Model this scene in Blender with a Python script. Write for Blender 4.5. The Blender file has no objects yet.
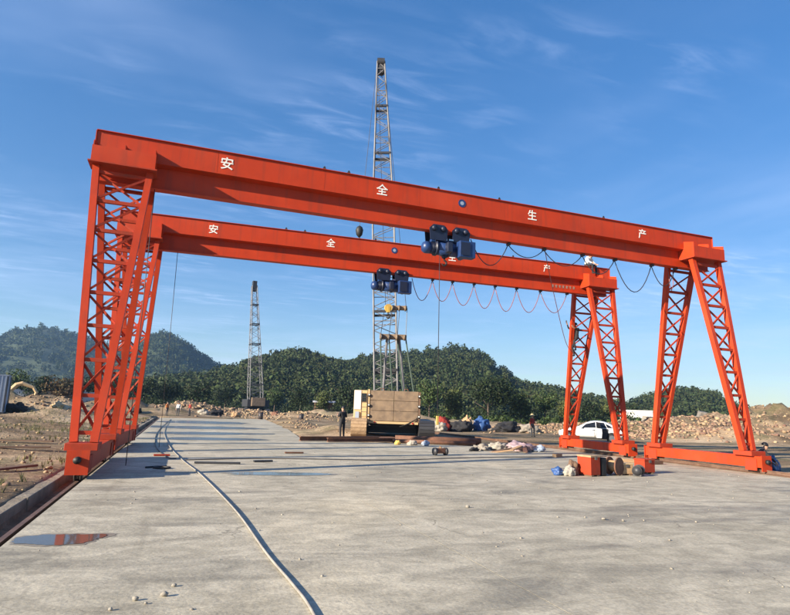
import bpy, bmesh, math, random
import numpy as np
from mathutils import Vector, Matrix, noise

random.seed(11)
rng = np.random.default_rng(11)
scene = bpy.context.scene
col = scene.collection
R_ = math.radians

# ------------------------------------------------------------------ camera
CAM = Vector((1.987, -17.346, 1.75))
cam_d = bpy.data.cameras.new('camera')
cam_d.sensor_width = 36.0
cam_d.lens = 576.87 / 790 * 36.0
cam_d.clip_start = 0.1
cam_d.clip_end = 9000
cam = bpy.data.objects.new('camera', cam_d)
col.objects.link(cam)
_r = Vector((0.93774321, -0.34563085, 0.03430735))
_u = Vector((-0.09202668, -0.15200026, 0.98408689))
_f = Vector((0.33491606, 0.92597799, 0.17434447))
cam.matrix_world = Matrix(((_r.x, _u.x, -_f.x, CAM.x), (_r.y, _u.y, -_f.y, CAM.y), (_r.z, _u.z, -_f.z, CAM.z), (0, 0, 0, 1)))
scene.camera = cam

# ------------------------------------------------------------------ sky, sun, exposure
SUN_EL = R_(19.5)
SUN_AZ = R_(15.5)     # how far the sun stands on the camera's side of due left
to_sun = Vector((-math.cos(SUN_AZ) * math.cos(SUN_EL), -math.sin(SUN_AZ) * math.cos(SUN_EL), math.sin(SUN_EL))).normalized()
world = bpy.data.worlds.new('World')
scene.world = world
world.use_nodes = True
wn, wl = world.node_tree.nodes, world.node_tree.links
wn.clear()
w_out = wn.new('ShaderNodeOutputWorld')
w_bg = wn.new('ShaderNodeBackground')
w_bg.inputs['Strength'].default_value = 0.066
w_sky = wn.new('ShaderNodeTexSky')
w_sky.sky_type = 'NISHITA'
w_sky.sun_disc = False
w_sky.sun_elevation = SUN_EL
w_sky.sun_rotation = math.atan2(to_sun.x, to_sun.y)
w_sky.air_density = 1.0
w_sky.dust_density = 0.1
w_sky.ozone_density = 3.0
w_tc = wn.new('ShaderNodeTexCoord')
w_sep = wn.new('ShaderNodeSeparateXYZ')
wl.new(w_tc.outputs['Generated'], w_sep.inputs[0])
w_z = wn.new('ShaderNodeMath'); w_z.operation = 'MAXIMUM'; w_z.inputs[1].default_value = 0.05
wl.new(w_sep.outputs['Z'], w_z.inputs[0])
w_dx = wn.new('ShaderNodeMath'); w_dx.operation = 'DIVIDE'
w_dy = wn.new('ShaderNodeMath'); w_dy.operation = 'DIVIDE'
wl.new(w_sep.outputs['X'], w_dx.inputs[0]); wl.new(w_z.outputs[0], w_dx.inputs[1])
wl.new(w_sep.outputs['Y'], w_dy.inputs[0]); wl.new(w_z.outputs[0], w_dy.inputs[1])
w_cmb = wn.new('ShaderNodeCombineXYZ')
wl.new(w_dx.outputs[0], w_cmb.inputs[0]); wl.new(w_dy.outputs[0], w_cmb.inputs[1])
def w_noise(scale, detail, stretch, rot, loc, lo, hi):
    mp = wn.new('ShaderNodeMapping'); mp.inputs['Scale'].default_value = stretch
    mp.inputs['Rotation'].default_value = (0, 0, rot); mp.inputs['Location'].default_value = loc
    wl.new(w_cmb.outputs[0], mp.inputs[0])
    nz = wn.new('ShaderNodeTexNoise'); nz.inputs['Scale'].default_value = scale
    nz.inputs['Detail'].default_value = detail; nz.inputs['Roughness'].default_value = 0.6
    nz.inputs['Distortion'].default_value = 0.5
    wl.new(mp.outputs[0], nz.inputs['Vector'])
    mr = wn.new('ShaderNodeMapRange'); mr.interpolation_type = 'SMOOTHSTEP'
    mr.inputs[1].default_value = lo; mr.inputs[2].default_value = hi
    wl.new(nz.outputs['Fac'], mr.inputs[0])
    return mr.outputs[0]
c_fine = w_noise(3.2, 7, (0.9, 2.6, 1), 0.3, (0.3, 0.7, 0), 0.42, 0.75)
c_big = w_noise(0.55, 3, (1, 1.3, 1), 0.2, (0.0, 0.0, 0), 0.44, 0.72)
w_mul = wn.new('ShaderNodeMath'); w_mul.operation = 'MULTIPLY'
wl.new(c_fine, w_mul.inputs[0]); wl.new(c_big, w_mul.inputs[1])
c_veil = w_noise(0.30, 5, (1, 1, 1), 0.9, (5.3, 2.2, 0), 0.42, 0.70)
w_v2 = wn.new('ShaderNodeMath'); w_v2.operation = 'MULTIPLY'; w_v2.inputs[1].default_value = 0.26
wl.new(c_veil, w_v2.inputs[0])
w_add = wn.new('ShaderNodeMath'); w_add.operation = 'MULTIPLY_ADD'; w_add.inputs[1].default_value = 0.46
wl.new(w_mul.outputs[0], w_add.inputs[0]); wl.new(w_v2.outputs[0], w_add.inputs[2])
w_mix = wn.new('ShaderNodeMixRGB')
w_mix.inputs[2].default_value = (4.8, 5.9, 8.4, 1)
w_gm = wn.new('ShaderNodeGamma'); w_gm.inputs['Gamma'].default_value = 0.66
wl.new(w_sky.outputs[0], w_gm.inputs['Color'])
w_hs = wn.new('ShaderNodeHueSaturation'); w_hs.inputs['Saturation'].default_value = 1.56
w_hs.inputs['Hue'].default_value = 0.513; w_hs.inputs['Value'].default_value = 1.72
wl.new(w_gm.outputs[0], w_hs.inputs['Color'])
wl.new(w_add.outputs[0], w_mix.inputs[0]); wl.new(w_hs.outputs[0], w_mix.inputs[1])
wl.new(w_mix.outputs[0], w_bg.inputs['Color']); wl.new(w_bg.outputs[0], w_out.inputs['Surface'])

sun_d = bpy.data.lights.new('sun', 'SUN')
sun_d.energy = 5.0
sun_d.angle = R_(0.53)
sun_d.color = (1.0, 0.87, 0.69)
sun = bpy.data.objects.new('sun', sun_d)
col.objects.link(sun)
sun.rotation_euler = (-to_sun).to_track_quat('-Z', 'Y').to_euler()
sun.location = (-60, -40, 40)

scene.view_settings.view_transform = 'Standard'
scene.view_settings.look = 'None'
scene.view_settings.exposure = 1.38
scene.view_settings.gamma = 1.0
scene.view_settings.use_curve_mapping = False
scene.render.engine = 'CYCLES'
scene.cycles.use_denoising = True
scene.cycles.max_bounces = 6
scene.cycles.volume_bounces = 0
scene.cycles.transparent_max_bounces = 8

# ------------------------------------------------------------------ materials
MATS = {}
def mat(name, rgb, rough=0.7, metal=0.0, var=0.25, scale=3.0, bump=0.0, bscale=40.0, rgb2=None, coords='object', island=0.0, translucent=0.0, stretch=(1, 1, 1), spec=None, detail=5):
    """Principled material with a noise-driven change between two tones, fine relief and optional per-piece variation."""
    if name in MATS: return MATS[name]
    m = bpy.data.materials.new(name); m.use_nodes = True
    n, l = m.node_tree.nodes, m.node_tree.links
    b = n['Principled BSDF']
    if coords == 'object':
        tc = n.new('ShaderNodeTexCoord'); vec = tc.outputs['Object']
    else:
        g = n.new('ShaderNodeNewGeometry'); vec = g.outputs['Position']
    mp = n.new('ShaderNodeMapping'); mp.inputs['Scale'].default_value = stretch
    l.new(vec, mp.inputs[0]); vec = mp.outputs[0]
    nz = n.new('ShaderNodeTexNoise'); nz.inputs['Scale'].default_value = scale; nz.inputs['Detail'].default_value = detail
    nz.inputs['Roughness'].default_value = 0.65
    l.new(vec, nz.inputs['Vector'])
    mr = n.new('ShaderNodeMapRange'); mr.inputs[1].default_value = 0.3; mr.inputs[2].default_value = 0.7
    l.new(nz.outputs['Fac'], mr.inputs[0])
    mx = n.new('ShaderNodeMixRGB')
    c2 = rgb2 if rgb2 else tuple(c * (1 - var) for c in rgb)
    mx.inputs[1].default_value = (*rgb, 1); mx.inputs[2].default_value = (*c2, 1)
    l.new(mr.outputs[0], mx.inputs[0])
    out = mx.outputs[0]
    if island:
        g2 = n.new('ShaderNodeNewGeometry')
        hs = n.new('ShaderNodeHueSaturation')
        m2 = n.new('ShaderNodeMapRange'); m2.inputs[3].default_value = 1 - island; m2.inputs[4].default_value = 1 + island
        l.new(g2.outputs['Random Per Island'], m2.inputs[0]); l.new(m2.outputs[0], hs.inputs['Value'])
        m3 = n.new('ShaderNodeMapRange'); m3.inputs[3].default_value = 0.5 - island * 0.06; m3.inputs[4].default_value = 0.5 + island * 0.05
        l.new(g2.outputs['Random Per Island'], m3.inputs[0]); l.new(m3.outputs[0], hs.inputs['Hue'])
        l.new(out, hs.inputs['Color']); out = hs.outputs[0]
    l.new(out, b.inputs['Base Color'])
    b.inputs['Roughness'].default_value = rough; b.inputs['Metallic'].default_value = metal
    if spec is not None: b.inputs['Specular IOR Level'].default_value = spec
    if bump:
        nb = n.new('ShaderNodeTexNoise'); nb.inputs['Scale'].default_value = bscale; nb.inputs['Detail'].default_value = 6
        l.new(vec, nb.inputs['Vector'])
        bp = n.new('ShaderNodeBump'); bp.inputs['Strength'].default_value = bump; bp.inputs['Distance'].default_value = 0.05
        l.new(nb.outputs['Fac'], bp.inputs['Height']); l.new(bp.outputs[0], b.inputs['Normal'])
    if translucent:
        tr = n.new('ShaderNodeBsdfTranslucent'); ms = n.new('ShaderNodeMixShader'); ms.inputs[0].default_value = translucent
        l.new(out, tr.inputs['Color']); l.new(b.outputs[0], ms.inputs[1]); l.new(tr.outputs[0], ms.inputs[2])
        l.new(ms.outputs[0], n['Material Output'].inputs['Surface'])
    MATS[name] = m
    return m

M_red = mat('orange_red_paint', (0.48, 0.040, 0.005), 0.55, rgb2=(0.37, 0.032, 0.006), scale=1.3, bump=0.06, bscale=30, spec=0.3)
def weather(m):                     # dust and rust runs down the painted plates
    n, l = m.node_tree.nodes, m.node_tree.links; b = n['Principled BSDF']
    src = b.inputs['Base Color'].links[0].from_socket
    tc = n.new('ShaderNodeTexCoord'); mp = n.new('ShaderNodeMapping'); mp.inputs['Scale'].default_value = (5.0, 5.0, 0.35)
    l.new(tc.outputs['Object'], mp.inputs[0])
    t = n.new('ShaderNodeTexNoise'); t.inputs['Scale'].default_value = 1.6; t.inputs['Detail'].default_value = 7; l.new(mp.outputs[0], t.inputs['Vector'])
    r = n.new('ShaderNodeMapRange'); r.inputs[1].default_value = 0.52; r.inputs[2].default_value = 0.78; r.inputs[4].default_value = 0.6; l.new(t.outputs['Fac'], r.inputs[0])
    x = n.new('ShaderNodeMixRGB'); x.inputs[2].default_value = (0.20, 0.035, 0.016, 1); l.new(r.outputs[0], x.inputs[0]); l.new(src, x.inputs[1])
    t2 = n.new('ShaderNodeTexNoise'); t2.inputs['Scale'].default_value = 0.55; t2.inputs['Detail'].default_value = 6; l.new(tc.outputs['Object'], t2.inputs['Vector'])
    r2 = n.new('ShaderNodeMapRange'); r2.inputs[1].default_value = 0.50; r2.inputs[2].default_value = 0.75; r2.inputs[4].default_value = 0.30; l.new(t2.outputs['Fac'], r2.inputs[0])
    x2 = n.new('ShaderNodeMixRGB'); x2.inputs[2].default_value = (0.52, 0.09, 0.04, 1); l.new(r2.outputs[0], x2.inputs[0]); l.new(x.outputs[0], x2.inputs[1])
    l.new(x2.outputs[0], b.inputs['Base Color'])
weather(M_red)
M_redd = mat('orange_red_dusty', (0.42, 0.036, 0.008), 0.65, rgb2=(0.25, 0.034, 0.012), scale=2.5, bump=0.1, bscale=25, spec=0.3)
M_white = mat('white_letter_paint', (0.82, 0.80, 0.74), 0.6, var=0.15, scale=9)
M_blue = mat('hoist_blue', (0.015, 0.046, 0.16), 0.4, var=0.4, scale=6)
M_navy = mat('trolley_dark_navy', (0.012, 0.018, 0.045), 0.45, var=0.4, scale=8)
M_black = mat('black_rubber', (0.012, 0.012, 0.013), 0.6, var=0.3, scale=10)
M_steel = mat('dull_steel', (0.22, 0.21, 0.2), 0.45, 0.6, rgb2=(0.12, 0.09, 0.07), scale=6)
M_rail = mat('rail_steel', (0.20, 0.12, 0.08), 0.6, 0.3, rgb2=(0.09, 0.05, 0.035), scale=3)
M_cable = mat('cable_sheath', (0.03, 0.028, 0.035), 0.5)
M_cablep = mat('cable_sheath_pink', (0.30, 0.10, 0.09), 0.5, var=0.4)
M_hose = mat('pale_hose', (0.34, 0.32, 0.28), 0.6, rgb2=(0.20, 0.185, 0.16), scale=5)
M_boom = mat('boom_grey_paint', (0.23, 0.225, 0.23), 0.5, rgb2=(0.10, 0.10, 0.11), scale=1.2)
M_boomdark = mat('boom_dark_steel', (0.05, 0.05, 0.055), 0.5, 0.3)
M_tan = mat('counterweight_tan', (0.25, 0.175, 0.11), 0.7, rgb2=(0.12, 0.085, 0.058), scale=2.2, bump=0.1)
M_cream = mat('machine_cream', (0.50, 0.34, 0.17), 0.55, rgb2=(0.45, 0.32, 0.17), scale=2)
M_mud = mat('dried_mud', (0.42, 0.29, 0.17), 0.95, rgb2=(0.26, 0.17, 0.10), scale=4, bump=0.5, bscale=14)
M_rust = mat('rusty_steel', (0.20, 0.085, 0.045), 0.8, rgb2=(0.085, 0.045, 0.03), scale=4, bump=0.2)
M_green = mat('green_rope', (0.055, 0.085, 0.065), 0.6)
M_wood = mat('raw_timber', (0.46, 0.30, 0.16), 0.8, rgb2=(0.32, 0.19, 0.10), scale=6, stretch=(1, 8, 8), bump=0.15)
M_dwood = mat('weathered_timber', (0.17, 0.10, 0.06), 0.85, rgb2=(0.10, 0.06, 0.04), scale=5, stretch=(1, 8, 8), bump=0.15)
M_yellow = mat('machine_yellow', (0.62, 0.40, 0.07), 0.5, rgb2=(0.5, 0.32, 0.1), scale=2)
M_carwhite = mat('car_white', (0.62, 0.63, 0.64), 0.22, var=0.05, scale=2)
M_glass = mat('dark_glass', (0.012, 0.014, 0.018), 0.06, var=0.1)
M_chrome = mat('bright_metal', (0.6, 0.6, 0.6), 0.25, 1.0, var=0.1)
M_lampred = mat('tail_lamp_red', (0.35, 0.02, 0.02), 0.2)
M_lampw = mat('head_lamp_clear', (0.7, 0.72, 0.75), 0.12)
M_cont = mat('container_pale', (0.60, 0.61, 0.58), 0.6, rgb2=(0.48, 0.48, 0.45), scale=0.8)
M_contb = mat('cabin_blue_grey', (0.30, 0.36, 0.46), 0.6, rgb2=(0.24, 0.29, 0.38), scale=1)
M_wallp = mat('limewashed_wall', (0.58, 0.58, 0.60), 0.85, rgb2=(0.44, 0.43, 0.43), scale=0.6, bump=0.2)
M_tarp = mat('blue_tarp', (0.018, 0.075, 0.27), 0.5, rgb2=(0.05, 0.09, 0.17), scale=5)
M_sack = mat('white_sacking', (0.36, 0.33, 0.28), 0.8, rgb2=(0.26, 0.23, 0.19), scale=6)
M_pink = mat('pink_plastic_sheet', (0.36, 0.25, 0.25), 0.5, rgb2=(0.24, 0.19, 0.23), scale=5)
M_darkcloth = mat('dark_cloth', (0.022, 0.022, 0.026), 0.9, var=0.4, scale=12)
M_redcloth = mat('red_cloth', (0.26, 0.025, 0.016), 0.85, scale=12)
M_whitecloth = mat('white_cloth', (0.74, 0.74, 0.72), 0.85, var=0.1, scale=10)
M_orangecloth = mat('orange_cloth', (0.6, 0.2, 0.05), 0.85, scale=10)
M_trouser = mat('grey_trousers', (0.05, 0.055, 0.065), 0.9, scale=12)
M_skin = mat('skin', (0.42, 0.24, 0.16), 0.6, var=0.1)
M_hair = mat('black_hair', (0.012, 0.010, 0.010), 0.5)
M_straw = mat('straw', (0.62, 0.48, 0.25), 0.85, scale=30)
M_leaf = mat('foliage_mid', (0.068, 0.098, 0.028), 0.6, rgb2=(0.034, 0.056, 0.018), scale=0.35, coords='world', island=0.45, translucent=0.25, spec=0.25)
M_leafd = mat('foliage_dark', (0.032, 0.048, 0.018), 0.6, rgb2=(0.014, 0.024, 0.010), scale=0.30, coords='world', island=0.45, translucent=0.2, spec=0.2)
M_leaf_o = mat('foliage_olive', (0.11, 0.12, 0.035), 0.65, rgb2=(0.05, 0.07, 0.022), scale=0.4, coords='world', island=0.45, translucent=0.25, spec=0.2)
M_leafr = mat('foliage_russet', (0.13, 0.075, 0.035), 0.65, rgb2=(0.055, 0.05, 0.022), scale=0.4, coords='world', island=0.45, translucent=0.25, spec=0.2)
M_forest = mat('hill_foliage', (0.072, 0.086, 0.030), 0.7, rgb2=(0.016, 0.030, 0.013), scale=0.13, coords='world', island=0.5, translucent=0.2, spec=0.15)
M_bark = mat('bark', (0.10, 0.075, 0.055), 0.9, scale=8, bump=0.4)
M_hill = mat('hill_soil', (0.055, 0.075, 0.028), 0.95, rgb2=(0.03, 0.045, 0.018), scale=0.05, coords='world')
M_rock = mat('broken_stone', (0.33, 0.235, 0.145), 0.95, rgb2=(0.20, 0.13, 0.08), scale=1.2, coords='world', island=0.35, bump=0.3, bscale=12)
M_brick = mat('brick_rubble', (0.23, 0.125, 0.075), 0.95, rgb2=(0.27, 0.20, 0.135), scale=0.8, coords='world', island=0.45, bump=0.3, bscale=12)
M_conc_old = mat('broken_concrete', (0.33, 0.30, 0.25), 0.9, rgb2=(0.20, 0.18, 0.15), scale=2, coords='world', island=0.25, bump=0.3, bscale=16)
M_weed = mat('weeds', (0.10, 0.125, 0.04), 0.8, rgb2=(0.17, 0.14, 0.06), scale=1, coords='world', island=0.4, translucent=0.3)

def ground_material():
    m = bpy.data.materials.new('bare_earth'); m.use_nodes = True
    n, l = m.node_tree.nodes, m.node_tree.links; b = n['Principled BSDF']
    g = n.new('ShaderNodeNewGeometry')
    def nz(s, d, st=(1, 1, 1)):
        mp = n.new('ShaderNodeMapping'); mp.inputs['Scale'].default_value = st; l.new(g.outputs['Position'], mp.inputs[0])
        t = n.new('ShaderNodeTexNoise'); t.inputs['Scale'].default_value = s; t.inputs['Detail'].default_value = d; t.inputs['Roughness'].default_value = 0.65
        l.new(mp.outputs[0], t.inputs['Vector']); return t.outputs['Fac']
    def ramp(v, pts):
        r = n.new('ShaderNodeValToRGB'); l.new(v, r.inputs[0])
        while len(r.color_ramp.elements) < len(pts): r.color_ramp.elements.new(0.5)
        for e, (p, c) in zip(r.color_ramp.elements, pts): e.position = p; e.color = (*c, 1)
        return r.outputs[0]
    a = ramp(nz(0.16, 8), [(0.30, (0.27, 0.19, 0.12)), (0.46, (0.44, 0.32, 0.205)), (0.58, (0.55, 0.42, 0.28)), (0.72, (0.37, 0.235, 0.145))])
    darker = ramp(nz(0.11, 6, (0.5, 1.6, 1)), [(0.38, (1, 1, 1)), (0.52, (0.34, 0.33, 0.31)), (0.62, (0.70, 0.67, 0.64))])  # stretched noise darkens the earth in uneven bands
    mm = n.new('ShaderNodeMixRGB'); mm.blend_type = 'MULTIPLY'; mm.inputs[0].default_value = 0.95
    l.new(a, mm.inputs[1]); l.new(darker, mm.inputs[2])
    weed = ramp(nz(0.35, 7), [(0.50, (0, 0, 0)), (0.62, (1, 1, 1))])
    m2 = n.new('ShaderNodeMixRGB'); m2.inputs[2].default_value = (0.10, 0.105, 0.045, 1)
    wm = n.new('ShaderNodeMath'); wm.operation = 'MULTIPLY'; wm.inputs[1].default_value = 0.55
    l.new(weed, wm.inputs[0]); l.new(wm.outputs[0], m2.inputs[0]); l.new(mm.outputs[0], m2.inputs[1])
    # beyond the yard the land turns to scrub
    sp = n.new('ShaderNodeVectorMath'); sp.operation = 'LENGTH'; l.new(g.outputs['Position'], sp.inputs[0])
    mr = n.new('ShaderNodeMapRange'); mr.inputs[1].default_value = 120; mr.inputs[2].default_value = 190; l.new(sp.outputs['Value'], mr.inputs[0])
    m3 = n.new('ShaderNodeMixRGB'); m3.inputs[2].default_value = (0.06, 0.075, 0.03, 1)
    l.new(mr.outputs[0], m3.inputs[0]); l.new(m2.outputs[0], m3.inputs[1])
    fine = ramp(nz(6.0, 6), [(0.3, (0.72, 0.72, 0.72)), (0.7, (1.15, 1.15, 1.15))])
    m4 = n.new('ShaderNodeMixRGB'); m4.blend_type = 'MULTIPLY'; m4.inputs[0].default_value = 1
    l.new(m3.outputs[0], m4.inputs[1]); l.new(fine, m4.inputs[2])
    l.new(m4.outputs[0], b.inputs['Base Color']); b.inputs['Roughness'].default_value = 0.95; b.inputs['Specular IOR Level'].default_value = 0.15
    bp = n.new('ShaderNodeBump'); bp.inputs['Strength'].default_value = 0.8; bp.inputs['Distance'].default_value = 0.12
    l.new(nz(5.0, 8), bp.inputs['Height']); l.new(bp.outputs[0], b.inputs['Normal'])
    return m
M_ground = ground_material()

def concrete_material():
    m = bpy.data.materials.new('yard_concrete'); m.use_nodes = True
    n, l = m.node_tree.nodes, m.node_tree.links; b = n['Principled BSDF']
    g = n.new('ShaderNodeNewGeometry')
    def nz(s, d, st=(1, 1, 1), rot=0, dist=0.0):
        mp = n.new('ShaderNodeMapping'); mp.inputs['Scale'].default_value = st; mp.inputs['Rotation'].default_value = (0, 0, rot); l.new(g.outputs['Position'], mp.inputs[0])
        t = n.new('ShaderNodeTexNoise'); t.inputs['Scale'].default_value = s; t.inputs['Detail'].default_value = d; t.inputs['Roughness'].default_value = 0.62; t.inputs['Distortion'].default_value = dist
        l.new(mp.outputs[0], t.inputs['Vector']); return t.outputs['Fac']
    def mr(v, a, c, lo=0.0, hi=1.0):
        r = n.new('ShaderNodeMapRange'); r.interpolation_type = 'SMOOTHSTEP'
        r.inputs[1].default_value = a; r.inputs[2].default_value = c; r.inputs[3].default_value = lo; r.inputs[4].default_value = hi
        l.new(v, r.inputs[0]); return r.outputs[0]
    def mix(fac, c1, c2, mode='MIX'):
        x = n.new('ShaderNodeMixRGB'); x.blend_type = mode
        for i, c in ((1, c1), (2, c2)):
            if isinstance(c, tuple): x.inputs[i].default_value = (*c, 1)
            else: l.new(c, x.inputs[i])
        if isinstance(fac, float): x.inputs[0].default_value = fac
        else: l.new(fac, x.inputs[0])
        return x.outputs[0]
    base = mix(mr(nz(0.35, 8, dist=0.6), 0.3, 0.7), (0.50, 0.455, 0.355), (0.37, 0.335, 0.255))
    streak = mix(mr(nz(0.5, 8, (0.38, 1.5, 1), 0.1, 1.2), 0.48, 0.70, 0, 0.85), base, (0.235, 0.215, 0.165))
    tyre = mix(mr(nz(0.9, 6, (1.8, 0.10, 1), 0.05), 0.58, 0.76, 0, 0.6), streak, (0.25, 0.225, 0.17))
    dust = mix(mr(nz(0.22, 5, (1, 0.6, 1), 0.5), 0.52, 0.75, 0, 0.7), tyre, (0.58, 0.51, 0.37))
    spots = mix(mr(nz(7.0, 5), 0.62, 0.72, 0, 0.5), dust, (0.20, 0.18, 0.155))
    blot = mr(nz(2.2, 9, (0.8, 1.2, 1), 0.2, 0.8), 0.30, 0.70, 0.74, 1.14)
    fine = mr(nz(26.0, 6), 0.30, 0.70, 0.80, 1.12)
    fin = mix(1.0, mix(1.0, spots, blot, 'MULTIPLY'), fine, 'MULTIPLY')
    ck = n.new('ShaderNodeTexVoronoi'); ck.feature = 'DISTANCE_TO_EDGE'; ck.inputs['Scale'].default_value = 0.23
    wv = n.new('ShaderNodeTexNoise'); wv.inputs['Scale'].default_value = 1.4; wv.inputs['Detail'].default_value = 6; l.new(g.outputs['Position'], wv.inputs['Vector'])
    wa = n.new('ShaderNodeMixRGB'); wa.blend_type = 'ADD'; wa.inputs[0].default_value = 1.1; l.new(g.outputs['Position'], wa.inputs[1]); l.new(wv.outputs['Color'], wa.inputs[2]); l.new(wa.outputs[0], ck.inputs['Vector'])
    cm = mr(ck.outputs['Distance'], 0.0, 0.0035, 1.0, 0.0); gate = mr(nz(0.3, 3), 0.50, 0.58)
    gm = n.new('ShaderNodeMath'); gm.operation = 'MULTIPLY'; l.new(cm, gm.inputs[0]); l.new(gate, gm.inputs[1])
    g2 = n.new('ShaderNodeMath'); g2.operation = 'MULTIPLY'; g2.inputs[1].default_value = 0.75; l.new(gm.outputs[0], g2.inputs[0])
    oil = mr(nz(0.9, 4, dist=0.3), 0.68, 0.76, 0, 0.6)
    fin = mix(oil, fin, (0.11, 0.10, 0.085)); fin = mix(g2.outputs[0], fin, (0.09, 0.08, 0.065))
    l.new(fin, b.inputs['Base Color'])
    rr = mr(nz(0.5, 8, (0.38, 1.5, 1), 0.1, 1.2), 0.45, 0.72, 0.85, 0.55)
    l.new(rr, b.inputs['Roughness'])
    b.inputs['Specular IOR Level'].default_value = 0.3
    bp = n.new('ShaderNodeBump'); bp.inputs['Strength'].default_value = 0.5; bp.inputs['Distance'].default_value = 0.02
    l.new(nz(9.0, 8), bp.inputs['Height']); l.new(bp.outputs[0], b.inputs['Normal'])
    return m
M_slab = concrete_material()

def water_material(name, rgb, rough):
    m = bpy.data.materials.new(name); m.use_nodes = True
    n, l = m.node_tree.nodes, m.node_tree.links; b = n['Principled BSDF']
    g = n.new('ShaderNodeNewGeometry'); t = n.new('ShaderNodeTexNoise'); t.inputs['Scale'].default_value = 1.5; t.inputs['Detail'].default_value = 5
    l.new(g.outputs['Position'], t.inputs['Vector'])
    x = n.new('ShaderNodeMixRGB'); x.inputs[1].default_value = (*rgb, 1); x.inputs[2].default_value = (*[c * 0.6 for c in rgb], 1)
    l.new(t.outputs['Fac'], x.inputs[0]); l.new(x.outputs[0], b.inputs['Base Color'])
    b.inputs['Roughness'].default_value = rough; b.inputs['IOR'].default_value = 1.33
    return m
M_water = water_material('puddle_water', (0.12, 0.10, 0.08), 0.06)
M_damp = mat('damp_concrete', (0.19, 0.165, 0.125), 0.5, rgb2=(0.28, 0.25, 0.195), scale=3, coords='world')
M_film = water_material('dark_film', (0.12, 0.11, 0.10), 0.22)  # dark smooth film for the patches in the far yard

# ------------------------------------------------------------------ mesh helpers
def tag(o, label=None, cat=None, group=None, kind=None):
    if label: o['label'] = label
    if cat: o['category'] = cat
    if group: o['group'] = group
    if kind: o['kind'] = kind
    return o

def empty(name, loc=(0, 0, 0), rz=0.0, label=None, cat=None, group=None):
    o = bpy.data.objects.new(name, None); col.objects.link(o)
    o.empty_display_size = 0.2
    o.location = loc; o.rotation_euler = (0, 0, rz)
    return tag(o, label, cat, group)

class MB:
    def __init__(s): s.v, s.f, s.m = [], [], []
    def add(s, vs, fs, mi=0):
        k = len(s.v); s.v += [tuple(p) for p in vs]; s.f += [tuple(i + k for i in f) for f in fs]; s.m += [mi] * len(fs); return s
    def box(s, x0, x1, y0, y1, z0, z1, mi=0):
        return s.add([(x0, y0, z0), (x1, y0, z0), (x1, y1, z0), (x0, y1, z0), (x0, y0, z1), (x1, y0, z1), (x1, y1, z1), (x0, y1, z1)],
                     [(0, 3, 2, 1), (4, 5, 6, 7), (0, 1, 5, 4), (1, 2, 6, 5), (2, 3, 7, 6), (3, 0, 4, 7)], mi)
    def bar(s, p, q, w, h, up=(0, 0, 1), mi=0):
        p, q, up = Vector(p), Vector(q), Vector(up)
        d = (q - p).normalized(); a = d.cross(up)
        if a.length < 1e-4: a = d.cross(Vector((1, 0, 0)))
        a.normalize(); b = a.cross(d).normalized()
        vs = []
        for c in (p, q):
            for i, j in ((-1, -1), (1, -1), (1, 1), (-1, 1)): vs.append(c + a * (i * w / 2) + b * (j * h / 2))
        return s.add(vs, [(0, 1, 2, 3), (7, 6, 5, 4), (0, 4, 5, 1), (1, 5, 6, 2), (2, 6, 7, 3), (3, 7, 4, 0)], mi)
    def tube(s, pts, rad, n=8, mi=0, caps=True):
        pts = [Vector(p) for p in pts]
        if not hasattr(rad, '__len__'): rad = [rad] * len(pts)
        k = len(s.v); prev = None
        for i, p in enumerate(pts):
            d = (pts[min(i + 1, len(pts) - 1)] - pts[max(i - 1, 0)])
            d = d.normalized() if d.length > 1e-9 else Vector((0, 0, 1))
            if prev is None:
                a = d.cross(Vector((0, 0, 1)))
                if a.length < 1e-3: a = d.cross(Vector((1, 0, 0)))
            else: a = prev - d * prev.dot(d)
            a.normalize(); prev = a; b = d.cross(a)
            for j in range(n):
                t = 2 * math.pi * j / n; s.v.append(tuple(p + (a * math.cos(t) + b * math.sin(t)) * rad[i]))
        for i in range(len(pts) - 1):
            for j in range(n):
                j2 = (j + 1) % n; s.f.append((k + i * n + j, k + i * n + j2, k + (i + 1) * n + j2, k + (i + 1) * n + j)); s.m.append(mi)
        if caps:
            s.f.append(tuple(k + j for j in reversed(range(n)))); s.m.append(mi)
            s.f.append(tuple(k + (len(pts) - 1) * n + j for j in range(n))); s.m.append(mi)
        return s
    def prism(s, poly, axis, a0, a1, mi=0):
        """poly: 2-D outline, extruded along axis 'x' / 'y' / 'z' from a0 to a1."""
        def p3(u, w, a): return {'x': (a, u, w), 'y': (u, a, w), 'z': (u, w, a)}[axis]
        n = len(poly); vs = [p3(u, w, a0) for u, w in poly] + [p3(u, w, a1) for u, w in poly]
        fs = [tuple(reversed(range(n))), tuple(range(n, 2 * n))] + [(i, (i + 1) % n, n + (i + 1) % n, n + i) for i in range(n)]
        return s.add(vs, fs, mi)
    def mesh(s, name, mats, smooth=False):
        me = bpy.data.meshes.new(name); me.from_pydata(s.v, [], s.f)
        for m in (mats if isinstance(mats, (list, tuple)) else [mats]): me.materials.append(m)
        if any(s.m): me.polygons.foreach_set('material_index', s.m)
        bm = bmesh.new(); bm.from_mesh(me); bmesh.ops.recalc_face_normals(bm, faces=bm.faces); bm.to_mesh(me); bm.free()
        if smooth: me.polygons.foreach_set('use_smooth', [True] * len(me.polygons))
        me.update(); return me
    def build(s, name, mats, parent=None, smooth=False, bevel=0.0):
        o = bpy.data.objects.new(name, s.mesh(name, mats, smooth)); col.objects.link(o)
        if parent: o.parent = parent
        if bevel:
            b = o.modifiers.new('bevel', 'BEVEL'); b.width = bevel; b.segments = 2; b.limit_method = 'ANGLE'
        return o

def part(name, me, parent):
    o = bpy.data.objects.new(name, me); col.objects.link(o); o.parent = parent; return o

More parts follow.
